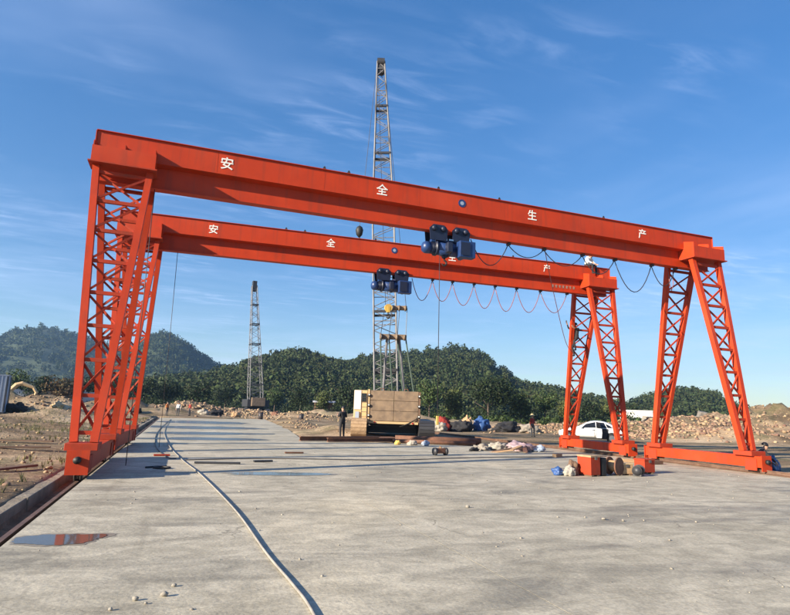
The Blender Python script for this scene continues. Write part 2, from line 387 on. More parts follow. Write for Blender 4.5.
def copy_tree(o, parent=None):
    c = o.copy(); col.objects.link(c); c.parent = parent
    for ch in list(o.children): copy_tree(ch, c)
    return c

def smooth_path(pts, n=10):
    out = []
    P = [Vector(p) for p in pts]; P = [P[0]] + P + [P[-1]]
    for i in range(1, len(P) - 2):
        for k in range(n):
            t = k / n; a, b, c, d = P[i - 1], P[i], P[i + 1], P[i + 2]
            out.append(0.5 * ((2 * b) + (c - a) * t + (2 * a - 5 * b + 4 * c - d) * t * t + (3 * b - a - 3 * c + d) * t ** 3))
    out.append(P[-2]); return out

def np_mesh(name, V, Q, m):
    """fast mesh from arrays of quads."""
    me = bpy.data.meshes.new(name)
    nq, k = Q.shape
    me.vertices.add(len(V)); me.vertices.foreach_set('co', V.astype(np.float32).ravel())
    me.loops.add(nq * k); me.loops.foreach_set('vertex_index', Q.astype(np.int32).ravel())
    me.polygons.add(nq); me.polygons.foreach_set('loop_start', np.arange(0, nq * k, k, dtype=np.int32))
    me.update(calc_edges=True); me.validate()
    me.materials.append(m); return me

def fbm(x, y, s, o=4): return noise.fractal(Vector((x * s, y * s, 3.7)), 1.0, 2.0, o)

# ------------------------------------------------------------------ ground
S, RY2L, RY2R = 20.98, 7.194, 6.089
SLAB = [(0.16, -30), (21.35, -30), (21.35, 9.5), (16.5, 11.0), (8.3, 13.6), (10.2, 30), (12.2, 58), (0.16, 52)]
def in_slab(x, y, m=0.0):
    if x < 0.16 - m or x > 21.35 + m or y > 58: return False
    if y <= 9.5 + m: return True
    if x > 8.3:
        if y < 13.6: return y < 13.6 - (x - 8.3) * 0.315 + m
        return x < 8.3 + (y - 13.6) * 0.088 + m
    return y < 52.5 + m
MOUNDS = [  # x, y, rx, ry, height, angle
    (67, 31, 11, 7, 2.7, 0.4), (58, 40, 12, 7, 1.0, 0.9), (61, 34, 9, 6, 0.8, 0.3), (80, 28, 14, 9, 2.6, 0.3), (47, 27, 8, 5, 1.25, -0.5), (54, 30, 9, 6, 1.1, -0.4), (47, 20, 6, 4, 1.0, -0.6),
    (40, 34, 9, 5, 0.8, -0.4), (62, 55, 20, 10, 0.8, -0.7), (36, 46, 12, 6, 0.8, -0.5),
    (-11, 51, 9, 3.0, 1.7, 0.2), (-17, 62, 10, 3.5, 2.0, -0.1), (-6.5, 33, 5, 2.2, 0.9, 0.3), (-13, 27, 7, 2.0, 0.7, 0.1), (-9, 14, 6, 1.4, 0.5, 0.15), (-5, 20, 3, 1.1, 0.35, 0.2), (-6, 4, 4, 1.2, 0.30, 0.3), (-4, -3, 2.0, 1.2, 0.22, 0.5),
    (3, 80, 7, 4, 1.9, 0.1), (13, 80, 7, 4, 0.8, -0.2), (18, 62, 5, 3, 0.9, -0.3), (0, 66, 5, 3, 1.1, 0.1), (23, 72, 8, 4, 1.2, -0.3), (-6, 74, 8, 4, 1.8, 0.2), (30, 62, 9, 4, 1.5, -0.4), (13, 41, 1.6, 6, 0.5, -0.1), (12.2, 22, 1.6, 4, 0.55, 0.2)]
def gz(x, y):
    z = 0.02 + 0.06 * fbm(x, y, 0.35) + 0.03 * fbm(x, y, 1.7, 3)
    r = math.hypot(x - 8, y)
    if r > 60: z += min((r - 60) / 200, 1) * 1.2 * fbm(x, y, 0.02)
    for mx, my, rx, ry, h, a in MOUNDS:
        dx, dy = x - mx, y - my
        if abs(dx) > 40 or abs(dy) > 40: continue
        c, s = math.cos(a), math.sin(a)
        q = ((dx * c + dy * s) / rx) ** 2 + ((-dx * s + dy * c) / ry) ** 2
        if q < 4: z += h * math.exp(-1.6 * q) * (1 + 0.35 * fbm(x, y, 0.5) + 0.18 * fbm(x, y, 1.6))
    if 22 < x < 36 and 9 < y < 25: z = 0.02 + (z - 0.02) * 0.25
    if in_slab(x, y, 0.25): z = -0.34
    elif -0.42 < x < 0.2 and y < 56: z = -0.26
    elif 20.6 < x < 21.75 and y < 40 and y > 9: z = -0.05
    elif -0.72 < x <= -0.42 and y < 56: z = -0.06
    return z
def grid_lines(lo, hi, f0, f1, step, grow=1.16):
    a = list(np.arange(f0, f1, step)); s = step; x = f1; b = []
    while x < hi: b.append(x); s *= grow; x += s
    b.append(hi); s = step; x = f0; c = []
    while x > lo: s *= grow; x -= s; c.append(max(x, lo))
    return sorted(set([round(float(t), 3) for t in c + a + b]))
gx = sorted(set(grid_lines(-1700, 1700, -20, 74, 0.7) + [-0.75, -0.42, -0.38, 0.10, 21.6, 21.75]))
gy = grid_lines(-1700, 1700, -18, 84, 0.7)
gv = [(x, y, gz(x, y)) for y in gy for x in gx]
nx = len(gx)
_GX, _GY = np.array(gx), np.array(gy); _GZ = np.array([p[2] for p in gv]).reshape(len(gy), nx)
def gs(x, y):               # height of the ground sheet itself, between its grid points
    i = int(np.clip(np.searchsorted(_GX, x) - 1, 0, nx - 2)); j = int(np.clip(np.searchsorted(_GY, y) - 1, 0, len(gy) - 2))
    u, v = (x - gx[i]) / (gx[i + 1] - gx[i]), (y - gy[j]) / (gy[j + 1] - gy[j])
    return float((_GZ[j, i] * (1 - u) + _GZ[j, i + 1] * u) * (1 - v) + (_GZ[j + 1, i] * (1 - u) + _GZ[j + 1, i + 1] * u) * v)
gq = np.array([(j * nx + i, j * nx + i + 1, (j + 1) * nx + i + 1, (j + 1) * nx + i) for j in range(len(gy) - 1) for i in range(nx - 1)])
ground = bpy.data.objects.new('ground', np_mesh('ground', np.array(gv), gq, M_ground)); col.objects.link(ground)
ground.data.polygons.foreach_set('use_smooth', [True] * len(ground.data.polygons))
tag(ground, 'bare brown building-site earth around the concrete yard', 'ground', kind='structure')

# concrete yard: a bed with separate cast slabs on it
yard = MB().prism(SLAB, 'z', -0.30, -0.0016).build('concrete_yard', mat('joint_filler', (0.07, 0.062, 0.05), 0.9, scale=4, coords='world'))
tag(yard, 'pale concrete yard between the two crane rails', 'pavement', kind='structure')
def clip(poly, ax, v, keep_less):
    out = []
    for i in range(len(poly)):
        p, q = poly[i], poly[(i + 1) % len(poly)]
        ip = (p[ax] <= v) == keep_less or p[ax] == v; iq = (q[ax] <= v) == keep_less or q[ax] == v
        if ip: out.append(p)
        if ip != iq:
            t = (v - p[ax]) / (q[ax] - p[ax]); out.append((p[0] + (q[0] - p[0]) * t, p[1] + (q[1] - p[1]) * t))
    return out
xs = [0.16, 5.45, 10.75, 16.05, 21.35]
ys = [-30, -24, -18, -12.4, -6.6, -0.8, 5.0, 10.8, 17, 23, 29, 35, 41, 47, 58.1]
for i in range(4):
    for j in range(len(ys) - 1):
        p = SLAB
        for ax, v, k in ((0, xs[i] + 0.004, False), (0, xs[i + 1] - 0.004, True), (1, ys[j] + 0.004, False), (1, ys[j + 1] - 0.004, True)):
            if p: p = clip(p, ax, v, k)
        if len(p) >= 3:
            area = abs(sum(p[a][0] * p[(a + 1) % len(p)][1] - p[(a + 1) % len(p)][0] * p[a][1] for a in range(len(p)))) / 2
            if area > 0.3: MB().prism(p, 'z', -0.05, random.uniform(-0.0012, 0.0006)).build('slab', M_slab, yard)

def puddle(cx, cy, rx, ry, rot, label, m, seed, z=0.007):
    n = 56; pts = []
    for i in range(n):
        t = 2 * math.pi * i / n
        r = 1 + 0.32 * noise.noise(Vector((math.cos(t) * 1.6 + seed, math.sin(t) * 1.6, seed))) + 0.20 * noise.noise(Vector((math.cos(t) * 5 + seed, math.sin(t) * 5, 2)))
        x, y = rx * r * math.cos(t), ry * r * math.sin(t)
        px, py = cx + x * math.cos(rot) - y * math.sin(rot), cy + x * math.sin(rot) + y * math.cos(rot)
        pts.append((max(px, 0.22), py))
    o = MB().add([(x, y, z) for x, y in pts], [tuple(range(n))]).build('puddle', m)  # same sheet for puddles and for the dark film patches
    tag(o, label, 'puddle', kind='structure')
    if m is M_water:
        rim = []
        for i, (x, y) in enumerate(pts):
            k = 1.10 + 0.16 * noise.noise(Vector((i * 0.21, seed, 0.5)))
            rim.append((max(cx + (x - cx) * k, 0.2), cy + (y - cy) * (k + 0.12)))
        MB().add([(x, y, 0.0030) for x, y in rim], [tuple(range(n))]).build('damp_rim', M_damp, o)
puddle(0.72, -8.72, 0.55, 0.30, -0.05, 'shallow puddle at the slab edge in front of the near left end beam', M_water, 3.1)
puddle(4.6, -1.75, 1.35, 0.34, -0.12, 'long shallow puddle beside the pale hose in mid yard', M_water, 7.7)
puddle(3.3, 13.5, 3.1, 1.1, 0.1, 'wet film on the slab just past the far crane', M_film, 1.3)
puddle(3.6, 19.0, 3.6, 1.5, 0.05, 'second wet patch on the slab past the far crane', M_film, 5.2)
puddle(4.2, 27.5, 4.0, 2.6, 0.05, 'broad wet patch in the far half of the yard', M_film, 9.4)
puddle(4.4, 39.5, 4.2, 4.0, 0.0, 'large wet patch at the far end of the yard', M_film, 12.8)

M_kerb = mat('dirty_kerb', (0.30, 0.255, 0.19), 0.95, rgb2=(0.15, 0.12, 0.085), scale=1.6, coords='world', bump=0.4, bscale=18)
kerb = empty('trench_kerb', (0, 0, 0)); kerb['kind'] = 'structure'; kerb['label'] = 'rough concrete kerb along the left rail trench'; kerb['category'] = 'kerb'
for k in range(27):
    y0 = -26 + k * 3.0
    MB().box(-0.66 + random.uniform(-0.02, 0.02), -0.40 + random.uniform(-0.015, 0.015), y0 + 0.02, y0 + 2.98, -0.3, -0.01 + random.uniform(-0.015, 0.015))  .build('kerb_stone', M_kerb, kerb, bevel=0.015)
# rails
def rail(x, y0, y1, zt, label):
    prof = [(-0.07, -0.15), (0.07, -0.15), (0.07, -0.13), (0.012, -0.11), (0.012, -0.04), (0.037, -0.03), (0.037, 0), (-0.037, 0), (-0.037, -0.03), (-0.012, -0.04), (-0.012, -0.11), (-0.07, -0.13)]
    o = MB().prism([(x + u, zt + w) for u, w in prof], 'y', y0, y1).build('crane_rail', M_rail)
    tag(o, label, 'rail', 'crane rails')
rail(0.0, -26, 55, -0.06, 'rusty steel rail in the trench along the left slab edge')
rail(S, -26, 30, 0.155, 'rusty steel rail under the right hand end beams')

# ------------------------------------------------------------------ hills and woods
def prof(pts, a):
    for (a0, e0), (a1, e1) in zip(pts, pts[1:]):
        if a0 <= a <= a1:
            t = (a - a0) / (a1 - a0); t = t * t * (3 - 2 * t) * 0.35 + t * 0.65
            return e0 + (e1 - e0) * t
    return 0
def hill_fn(pts, ridge, front, back, drop, seed, rough):
    def fn(az, t):          # t 0 front foot .. 1 ridge .. 2 back foot
        d = front + (ridge - front) * t if t <= 1 else ridge + (back - ridge) * (t - 1)
        e = prof(pts, az)
        H = max(ridge * math.tan(R_(e)) + 1.75 - drop, 0)
        k = t ** 0.85 if t <= 1 else max(2 - t, 0) ** 0.9
        x, y = CAM.x + d * math.sin(R_(az)), CAM.y + d * math.cos(R_(az))
        z = H * k * (1 + rough * fbm(x + seed, y, 0.012, 4) * (1 - k) * 2) - 1.0
        return x, y, z
    return fn
def hill(label, pts, ridge, front, back, drop, seed, rough=0.22):
    fn = hill_fn(pts, ridge, front, back, drop, seed, rough)
    a0, a1 = pts[0][0], pts[-1][0]; na, nt = 70, 30
    V = np.array([fn(a0 + (a1 - a0) * i / na, 2 * j / nt) for j in range(nt + 1) for i in range(na + 1)])
    Q = np.array([(j * (na + 1) + i, j * (na + 1) + i + 1, (j + 1) * (na + 1) + i + 1, (j + 1) * (na + 1) + i) for j in range(nt) for i in range(na)])
    o = bpy.data.objects.new('hill', np_mesh('hill', V, Q, M_hill)); col.objects.link(o)
    o.data.polygons.foreach_set('use_smooth', [True] * len(o.data.polygons))
    tag(o, label, 'hill', kind='structure')
    return fn, a0, a1, front, ridge

def crown_cards(n, rad, leaf, lobes, seed, flat=0.8):
    """n leaf cards on the skins of several lobes of one crown; unit of metres, centre at origin."""
    g = np.random.default_rng(seed)
    c = g.normal(size=(lobes, 3)); c /= np.linalg.norm(c, axis=1, keepdims=True)
    c *= g.uniform(0.25, 0.68, (lobes, 1)) * rad; c[:, 2] *= flat
    lr = g.uniform(0.34, 0.56, lobes) * rad
    k = g.integers(0, lobes, n)
    d = g.normal(size=(n, 3)); d /= np.linalg.norm(d, axis=1, keepdims=True)
    P = c[k] + d * (lr[k] * g.uniform(0.72, 1.08, n))[:, None]
    nrm = d + g.normal(size=(n, 3)) * 0.55; nrm /= np.linalg.norm(nrm, axis=1, keepdims=True)
    h = np.where(np.abs(nrm[:, 2:3]) < 0.9, np.array([[0, 0, 1.0]]), np.array([[1.0, 0, 0]]))
    a = np.cross(nrm, h); a /= np.linalg.norm(a, axis=1, keepdims=True); b = np.cross(nrm, a)
    th = g.uniform(0, 6.28, n)[:, None]; a, b = a * np.cos(th) + b * np.sin(th), b * np.cos(th) - a * np.sin(th)
    s = (leaf * g.uniform(0.6, 1.3, n))[:, None]; asp = g.uniform(0.45, 0.8, n)[:, None]
    V = np.stack([P - a * s * 0.5, P - b * s * asp * 0.5 + nrm * s * 0.08, P + a * s * 0.5, P + b * s * asp * 0.5 + nrm * s * 0.08], axis=1).reshape(-1, 3)
    Q = np.arange(4 * n).reshape(n, 4)
    return V, Q

def wood(fn, a0, a1, front, ridge, count, rad, leaf, cards, label, m, seed, tmin=0.0, tmax=1.12):
    g = np.random.default_rng(seed)
    protos = [crown_cards(cards, 1.0, leaf / rad, 6, seed * 10 + i, 0.9)[0] for i in range(6)]
    out = []
    for _ in range(count):
        az = g.uniform(a0, a1); t = tmin + (tmax - tmin) * g.random() ** 0.85
        x, y, z = fn(az, t)
        if z < -0.9: continue
        r = rad * (0.5 + 1.2 * g.random() ** 1.6); th = g.uniform(0, 6.28)
        p = protos[g.integers(0, 6)]; c, s = math.cos(th), math.sin(th)
        q = np.empty_like(p)
        q[:, 0] = (p[:, 0] * c - p[:, 1] * s) * r + x; q[:, 1] = (p[:, 0] * s + p[:, 1] * c) * r + y
        q[:, 2] = p[:, 2] * r * g.uniform(0.85, 1.25) + z + r * 0.75
        out.append(q)
    V = np.concatenate(out); Q = np.arange(len(V)).reshape(-1, 4)
    o = bpy.data.objects.new('woodland', np_mesh('woodland', V, Q, m)); col.objects.link(o)
    tag(o, label, 'woodland', kind='stuff')

h = hill('long far blue-green hill at the left edge', [(-34, 0.5), (-28, 1.6), (-21.7, 3.0), (-18.3, 4.25), (-14.5, 5.1), (-12.9, 5.8), (-11.5, 6.12), (-8.8, 5.6), (-6.8, 5.1), (-3.7, 3.7), (0, 2.4), (5, 0.6)], 1100, 700, 1500, 4, 3)
wood(*h, 4500, 3.9, 1.9, 34, 'woods covering the long far hill at the left', M_forest, 21, 0.05)
h = hill('pointed far hill seen behind the left crane legs', [(-12, 0.8), (-9, 2.2), (-6.9, 3.3), (-4.7, 4.95), (-3.1, 6.05), (-1.9, 6.42), (-0.5, 5.95), (1.4, 4.65), (2.8, 3.85), (6.1, 2.6), (10, 1.0), (14, 0.4)], 900, 560, 1250, 4, 8)
wood(*h, 4300, 3.6, 1.8, 34, 'woods covering the pointed far hill', M_forest, 22, 0.05)
h = hill('low rounded near hill behind the farther lattice crane', [(-9, 0.3), (-5, 1.5), (-2.7, 2.1), (1.5, 2.85), (4.2, 3.65), (6.9, 4.7), (9.7, 5.5), (11.6, 5.5), (14.6, 4.75), (17.5, 4.2), (22, 2.6), (27, 0.8)], 330, 165, 480, 3.6, 14)
wood(*h, 3100, 2.4, 0.85, 112, 'woods covering the low rounded near hill', M_forest, 23, 0.0)
h = hill('taller near hill behind the big crawler crane', [(8, 0.6), (13, 3.5), (17.5, 5.4), (20.5, 5.68), (23.5, 6.15), (26, 6.52), (28.4, 6.0), (30.4, 4.5), (32.3, 3.3), (34.6, 2.85), (37.8, 2.1), (40.4, 1.4), (43, 0.7), (47, 0.2)], 400, 190, 560, 3.8, 20)
wood(*h, 3700, 2.6, 0.92, 108, 'woods covering the taller near hill', M_forest, 24, 0.0)
h = hill('small hill seen between the right crane legs', [(36, 0.3), (39.5, 0.8), (41.7, 1.35), (43, 2.05), (44.6, 2.68), (46.3, 2.98), (48.2, 2.82), (49.3, 2.3), (50.4, 1.5), (52, 0.9), (56, 0.3)], 420, 250, 560, 3.2, 26)
wood(*h, 1700, 2.3, 0.9, 80, 'woods covering the small hill at the right', M_forest, 25, 0.0)

def make_tree(seed, hgt, rad, m, n=1500, leaf=0.42, flat=0.9, trunk_f=0.35):
    g = random.Random(seed)
    root = empty('tree')
    t = MB(); top = hgt - rad * flat
    pts = [(0, 0, -0.3)]; r0 = 0.045 * hgt * 0.5
    for i in range(1, 6): pts.append((g.uniform(-0.12, 0.12) * i * 0.4, g.uniform(-0.12, 0.12) * i * 0.4, top * i / 5 + 0.1))
    t.tube(pts, [r0 * (1 - 0.12 * i) for i in range(6)], 7)
    for i in range(7):
        a = 6.28 * i / 7 + g.uniform(-0.3, 0.3); zb = hgt * g.uniform(trunk_f, 0.65); L = rad * g.uniform(0.5, 0.85)
        b = (pts[3][0], pts[3][1], zb); e = (math.cos(a) * L, math.sin(a) * L, zb + g.uniform(0.3, 0.6) * rad)
        mid = tuple((b[k] + e[k]) / 2 + g.uniform(-0.1, 0.1) for k in range(3))
        t.tube([b, mid, e], [r0 * 0.45, r0 * 0.3, r0 * 0.12], 5)
    t.build('trunk', M_bark, root, True)
    V, Q = crown_cards(n, rad, leaf, 11, seed, flat)
    V[:, 2] = V[:, 2] + top
    part('crown', np_mesh('crown', V, Q, m), root)
    return root
TP = [make_tree(41, 7.5, 3.3, M_leafd, 1700), make_tree(42, 8.2, 3.0, M_leaf, 1600, flat=1.15), make_tree(43, 6.2, 3.2, M_leaf_o, 1500), make_tree(44, 9.0, 4.4, M_leafd, 2600, 0.45, 0.85, 0.2), make_tree(45, 6.0, 2.8, M_leafr, 1300)]
KIND = ['dense dark evergreen tree', 'taller mid-green tree', 'olive-green bushy tree', 'broad very dark spreading tree', 'russet-tinged bushy tree']
WHERE = [  # az, distance, kind, scale, where
    (-15.2, 112, 0, 0.95, 'at the left frame edge above the pale cabin'), (-12.9, 118, 1, 0.85, 'behind the yellow excavator'), (-11.2, 110, 0, 0.8, 'beside the russet one left of the crane legs'), (-9.3, 108, 4, 1.0, 'just left of the near left crane leg'), (-7.6, 112, 0, 0.9, 'seen through the near left crane leg'),
    (-5.4, 118, 3, 0.72, 'seen through the far left crane leg'), (-3.0, 122, 0, 0.92, 'just right of the left crane legs'), (-0.8, 125, 3, 0.70, 'above the far end of the hose'), (1.6, 122, 0, 0.9, 'behind the far workers'), (4.0, 150, 3, 0.72, 'above the earth bank beyond the yard'), (6.3, 152, 0, 0.95, 'just left of the farther lattice crane'), (8.6, 150, 1, 0.8, 'just right of the farther lattice crane'),
    (11.0, 122, 0, 0.85, 'between the two lattice cranes, nearer the farther one'), (13.2, 118, 2, 0.9, 'between the two lattice cranes, above the standing worker'), (15.6, 115, 0, 0.95, 'just left of the crawler crane cab'), (18.4, 118, 1, 0.85, 'behind the crawler crane counterweights'), (21.0, 112, 2, 1.0, 'behind the right edge of the counterweights'),
    (23.6, 105, 1, 0.98, 'first right of the crawler crane'), (26.0, 110, 2, 1.12, 'second right of the crawler crane'), (29.3, 98, 3, 0.90, 'with the darkest crown, above the blue tarpaulin'), (32.4, 104, 2, 0.98, 'right of the darkest crown'), (34.6, 110, 1, 0.82, 'above the worker in the straw hat'), (36.6, 106, 2, 0.80, 'behind the white car bonnet'), (38.6, 118, 0, 0.72, 'behind the white car roof'), (40.3, 124, 2, 0.78, 'between the far right crane legs'), (42.3, 150, 0, 0.75, 'behind the white container'), (44.2, 150, 2, 0.75, 'left of the near right far leg'), (53.6, 150, 2, 0.85, 'at the right frame edge beyond the sand heap'), (55.4, 155, 0, 0.8, 'half cut by the right frame edge')]
used = set()
for az, d, k, sc, wh in WHERE:
    o = TP[k] if k not in used else copy_tree(TP[k]); used.add(k)
    x, y = CAM.x + d * math.sin(R_(az)), CAM.y + d * math.cos(R_(az))
    o.location = (x, y, gs(x, y)); o.rotation_euler = (0, 0, random.uniform(0, 6.28)); o.scale = (sc * random.uniform(0.95, 1.15),) * 2 + (sc,)
    tag(o, KIND[k] + ' ' + wh, 'tree', 'trees beyond the yard')
def scrub(label, pts, rad, m, seed):
    V = []
    g = np.random.default_rng(seed)
    for (x, y, s) in pts:
        p = crown_cards(130, rad * s, 0.4, 5, int(g.integers(1, 9999)), 0.7)[0]; p[:, 0] += x; p[:, 1] += y; p[:, 2] += gs(x, y) + rad * s * 0.4; V.append(p)
    V = np.concatenate(V); o = bpy.data.objects.new('undergrowth', np_mesh('undergrowth', V, np.arange(len(V)).reshape(-1, 4), m)); col.objects.link(o)
    tag(o, label, 'undergrowth', kind='stuff')
pp = []
for _ in range(330):
    az = random.uniform(-17, 43); d = random.uniform(142, 165) if 3.5 < az < 9.8 else random.uniform(98, 150)
    pp.append((CAM.x + d * math.sin(R_(az)), CAM.y + d * math.cos(R_(az)), random.uniform(0.6, 1.5)))
scrub('dark undergrowth between the trees beyond the yard', pp, 1.9, M_leafd, 5)
pp = []
for _ in range(70):
    az = random.uniform(24, 43); d = random.uniform(80, 100)
    pp.append((CAM.x + d * math.sin(R_(az)), CAM.y + d * math.cos(R_(az)), random.uniform(0.35, 0.8)))
scrub('light green bushes at the foot of the right hand trees', pp, 1.5, M_leaf, 6)

# ------------------------------------------------------------------ gantry crane
GT, GB = 9.155, 7.762
def text_mesh(ch, size, bold):
    cu = bpy.data.curves.new('t', 'FONT'); cu.body = ch; cu.size = size; cu.align_x = 'CENTER'; cu.align_y = 'CENTER'; cu.extrude = 0.002; 
    to = bpy.data.objects.new('t', cu); col.objects.link(to)
    dg = bpy.context.evaluated_depsgraph_get(); dg.update()
    me = bpy.data.meshes.new_from_object(to.evaluated_get(dg)); me.name = 'letter'
    bpy.data.objects.remove(to); bpy.data.curves.remove(cu)
    me.materials.clear(); me.materials.append(M_white)
    bm = bmesh.new()                       # heavier strokes: the glyph repeated a few millimetres apart
    for i, (dx, dy) in enumerate(((0, 0), (bold, 0), (-bold, 0), (0, bold), (0, -bold))):
        n0 = len(bm.verts); bm.from_mesh(me); bm.verts.ensure_lookup_table()
        for v in bm.verts[n0:]: v.co += Vector((dx, dy, 0.0006 * i))
    bm.to_mesh(me); bm.free(); return me

def build_gantry():
    root = empty('gantry_crane')
    x0, x1 = -0.85, S + 0.85
    sec = [(-0.34, GT - 0.02), (-0.34, 8.45), (-0.085, 8.41), (-0.085, GB + 0.03), (0.085, GB + 0.03), (0.085, 8.41), (0.34, 8.45), (0.34, GT - 0.02)]
    g = MB().prism(sec, 'x', x0, x1); girder = g.build('main_girder', M_red, root)
    MB().box(x0 - 0.01, x1 + 0.01, -0.39, 0.39, GT - 0.018, GT).build('top_flange', M_red, girder)
    MB().box(x0, x1, -0.15, 0.15, GB, GB + 0.028).build('bottom_flange', M_red, girder)
    for x in (-0.87, S + 0.87):
        MB().box(x - 0.012, x + 0.012, -0.37, 0.37, 8.43, GT - 0.02).build('end_plate', M_red, girder)
    for k in range(1, 7):
        x = x0 + (x1 - x0) * k / 7
        MB().box(x - 0.006, x + 0.006, -0.343, -0.335, 8.48, GT - 0.03).build('web_seam', M_redd, girder)
    for x in (5.6, 6.4, 9.55, 11.9, 16.4):
        MB().prism([(x - 0.06, GT), (x + 0.06, GT), (x + 0.02, GT + 0.09), (x - 0.02, GT + 0.09)], 'y', -0.37, -0.35).build('lifting_lug', M_boomdark, girder)
    for ch, x in zip('安全生产', (2.66, 7.55, 13.26, 18.25)):
        o = part('lettering', text_mesh(ch, 0.40, 0.006), girder); o.location = (x, -0.346, 8.77); o.rotation_euler = (R_(90), 0, 0)
        o['label'] = 'white painted Chinese character ' + ch
    em = MB().tube([(10.45, -0.338, 8.80), (10.45, -0.352, 8.80)], 0.14, 20).build('emblem', M_blue, girder)
    MB().tube([(10.45, -0.352, 8.80), (10.45, -0.358, 8.80)], 0.07, 16).build('emblem_centre', M_contb, em)
    for xc, tcx in ((0.0, -0.05), (S, S + 0.12)):
        bx = -0.0 if xc == 0 else -0.06
        for sy in (-1, 1):
            leg = MB()
            tops = [Vector((tcx + k * 0.68, sy * 0.60, 8.04)) for k in (-1, 1)]
            bots = [Vector((xc + bx + k * 0.21, sy * 2.05, 0.76)) for k in (-1, 1)]
            for tp, bt in zip(tops, bots): leg.bar(bt, tp, 0.17, 0.19, up=(0, 1, 0))
            lo = leg.build('leg', M_red, root)
            MB().box(tcx - 0.80, tcx + 0.80, *sorted((sy * 0.10, sy * 0.84)), 8.055, 8.50).build('leg_head', M_red, lo)
            MB().box(tcx - 0.86, tcx + 0.86, *sorted((sy * 0.22, sy * 0.90)), 8.015, 8.053).build('head_flange', M_redd, lo)
            for k in (-1, 0, 1):
                xg = tcx + k * 0.77
                MB().prism([(sy * 0.342, 8.50), (sy * 0.83, 8.50), (sy * 0.83, 8.64), (sy * 0.342, 8.76)], 'x', xg - 0.012, xg + 0.012).build('gusset', M_red, lo)
            N = 8
            def pt(k, t): return bots[k].lerp(tops[k], t)
            for i in range(N + 1):
                t = 0.03 + 0.94 * i / N
                a, b = pt(0, t), pt(1, t)
                MB().bar(a, b, 0.10, 0.09).build('crossbar', M_redd, lo)
                if i < N:
                    t2 = 0.03 + 0.94 * (i + 1) / N; o1 = Vector((0, 0.05, 0))
                    MB().bar(pt(0, t) - o1, pt(1, t2) - o1, 0.055, 0.055).build('diagonal_brace', M_redd, lo)
                    MB().bar(pt(1, t) + o1, pt(0, t2) + o1, 0.055, 0.055).build('diagonal_brace', M_redd, lo)
            MB().box(xc - 0.34, xc + 0.34, sy * 2.05 - 0.36, sy * 2.05 + 0.36, 0.60, 0.76).build('foot_box', M_redd, lo, bevel=0.01)
        zb = 0.0 if xc == 0 else 0.2
        e = MB().box(xc - 0.19, xc + 0.19, -2.66, 2.66, 0.14 if xc == 0 else 0.22, 0.60).build('end_beam', M_red, root, bevel=0.008)
        for y in (-2.66, 2.66):
            s = 1 if y > 0 else -1
            MB().box(xc - 0.23, xc + 0.23, *sorted((y, y + s * 0.03)), 0.10, 0.63).build('end_cap', M_red, e)
            MB().tube([(xc, y + s * 0.03, 0.42), (xc, y + s * 0.13, 0.42)], 0.08, 12).build('buffer', M_black, e, True)
        for y in (-2.25, 2.25):
            r = 0.20 if xc == 0 else 0.17; zc = -0.06 + r if xc == 0 else 0.155 + r
            w = MB(); w.tube([(xc - 0.05, y, zc), (xc + 0.05, y, zc)], r, 20); w.tube([(xc - 0.075, y, zc), (xc - 0.05, y, zc)], r + 0.03, 20); w.tube([(xc + 0.05, y, zc), (xc + 0.075, y, zc)], r + 0.03, 20)
            w.build('wheel', M_steel, e, True)
            MB().box(xc - 0.215, xc - 0.192, y - 0.22, y + 0.22, 0.12, 0.50).build('wheel_cover', M_redd, e)
            MB().box(xc + 0.192, xc + 0.215, y - 0.22, y + 0.22, 0.12, 0.50).build('wheel_cover', M_redd, e)
    return root
near_crane = build_gantry()
tag(near_crane, 'nearer and larger-looking orange-red gantry crane spanning the yard', 'gantry crane', 'orange gantry cranes')
far_crane = copy_tree(near_crane)
tag(far_crane, 'farther orange-red gantry crane standing behind the nearer one', 'gantry crane', 'orange gantry cranes')
FRZ = math.atan2(RY2R - RY2L, S)
far_crane.location = (0, RY2L, 0); far_crane.rotation_euler = (0, 0, FRZ)
FM = Matrix.Translation((0, RY2L, 0)) @ Matrix.Rotation(FRZ, 4, 'Z')
gird2 = [o for o in far_crane.children if o.name.startswith('main_girder')][0]
nm = MB()
for i in range(7):
    cx = 18.72 + i * 0.20
    nm.box(cx - 0.07, cx + 0.07, -0.165, -0.158, 8.245, 8.262); nm.box(cx - 0.055, cx + 0.05, -0.165, -0.158, 8.20, 8.213); nm.box(cx - 0.012, cx + 0.012, -0.165, -0.158, 8.15, 8.285)
    nm.box(cx - 0.07 + 0.02 * (i % 3), cx + 0.06, -0.165, -0.158, 8.155, 8.168)
o = nm.build('small_lettering', M_sack, gird2)
o.matrix_local = Matrix.Translation((0, 0.065, -0.19))
o['label'] = 'row of small pale illegible characters low on the girder'

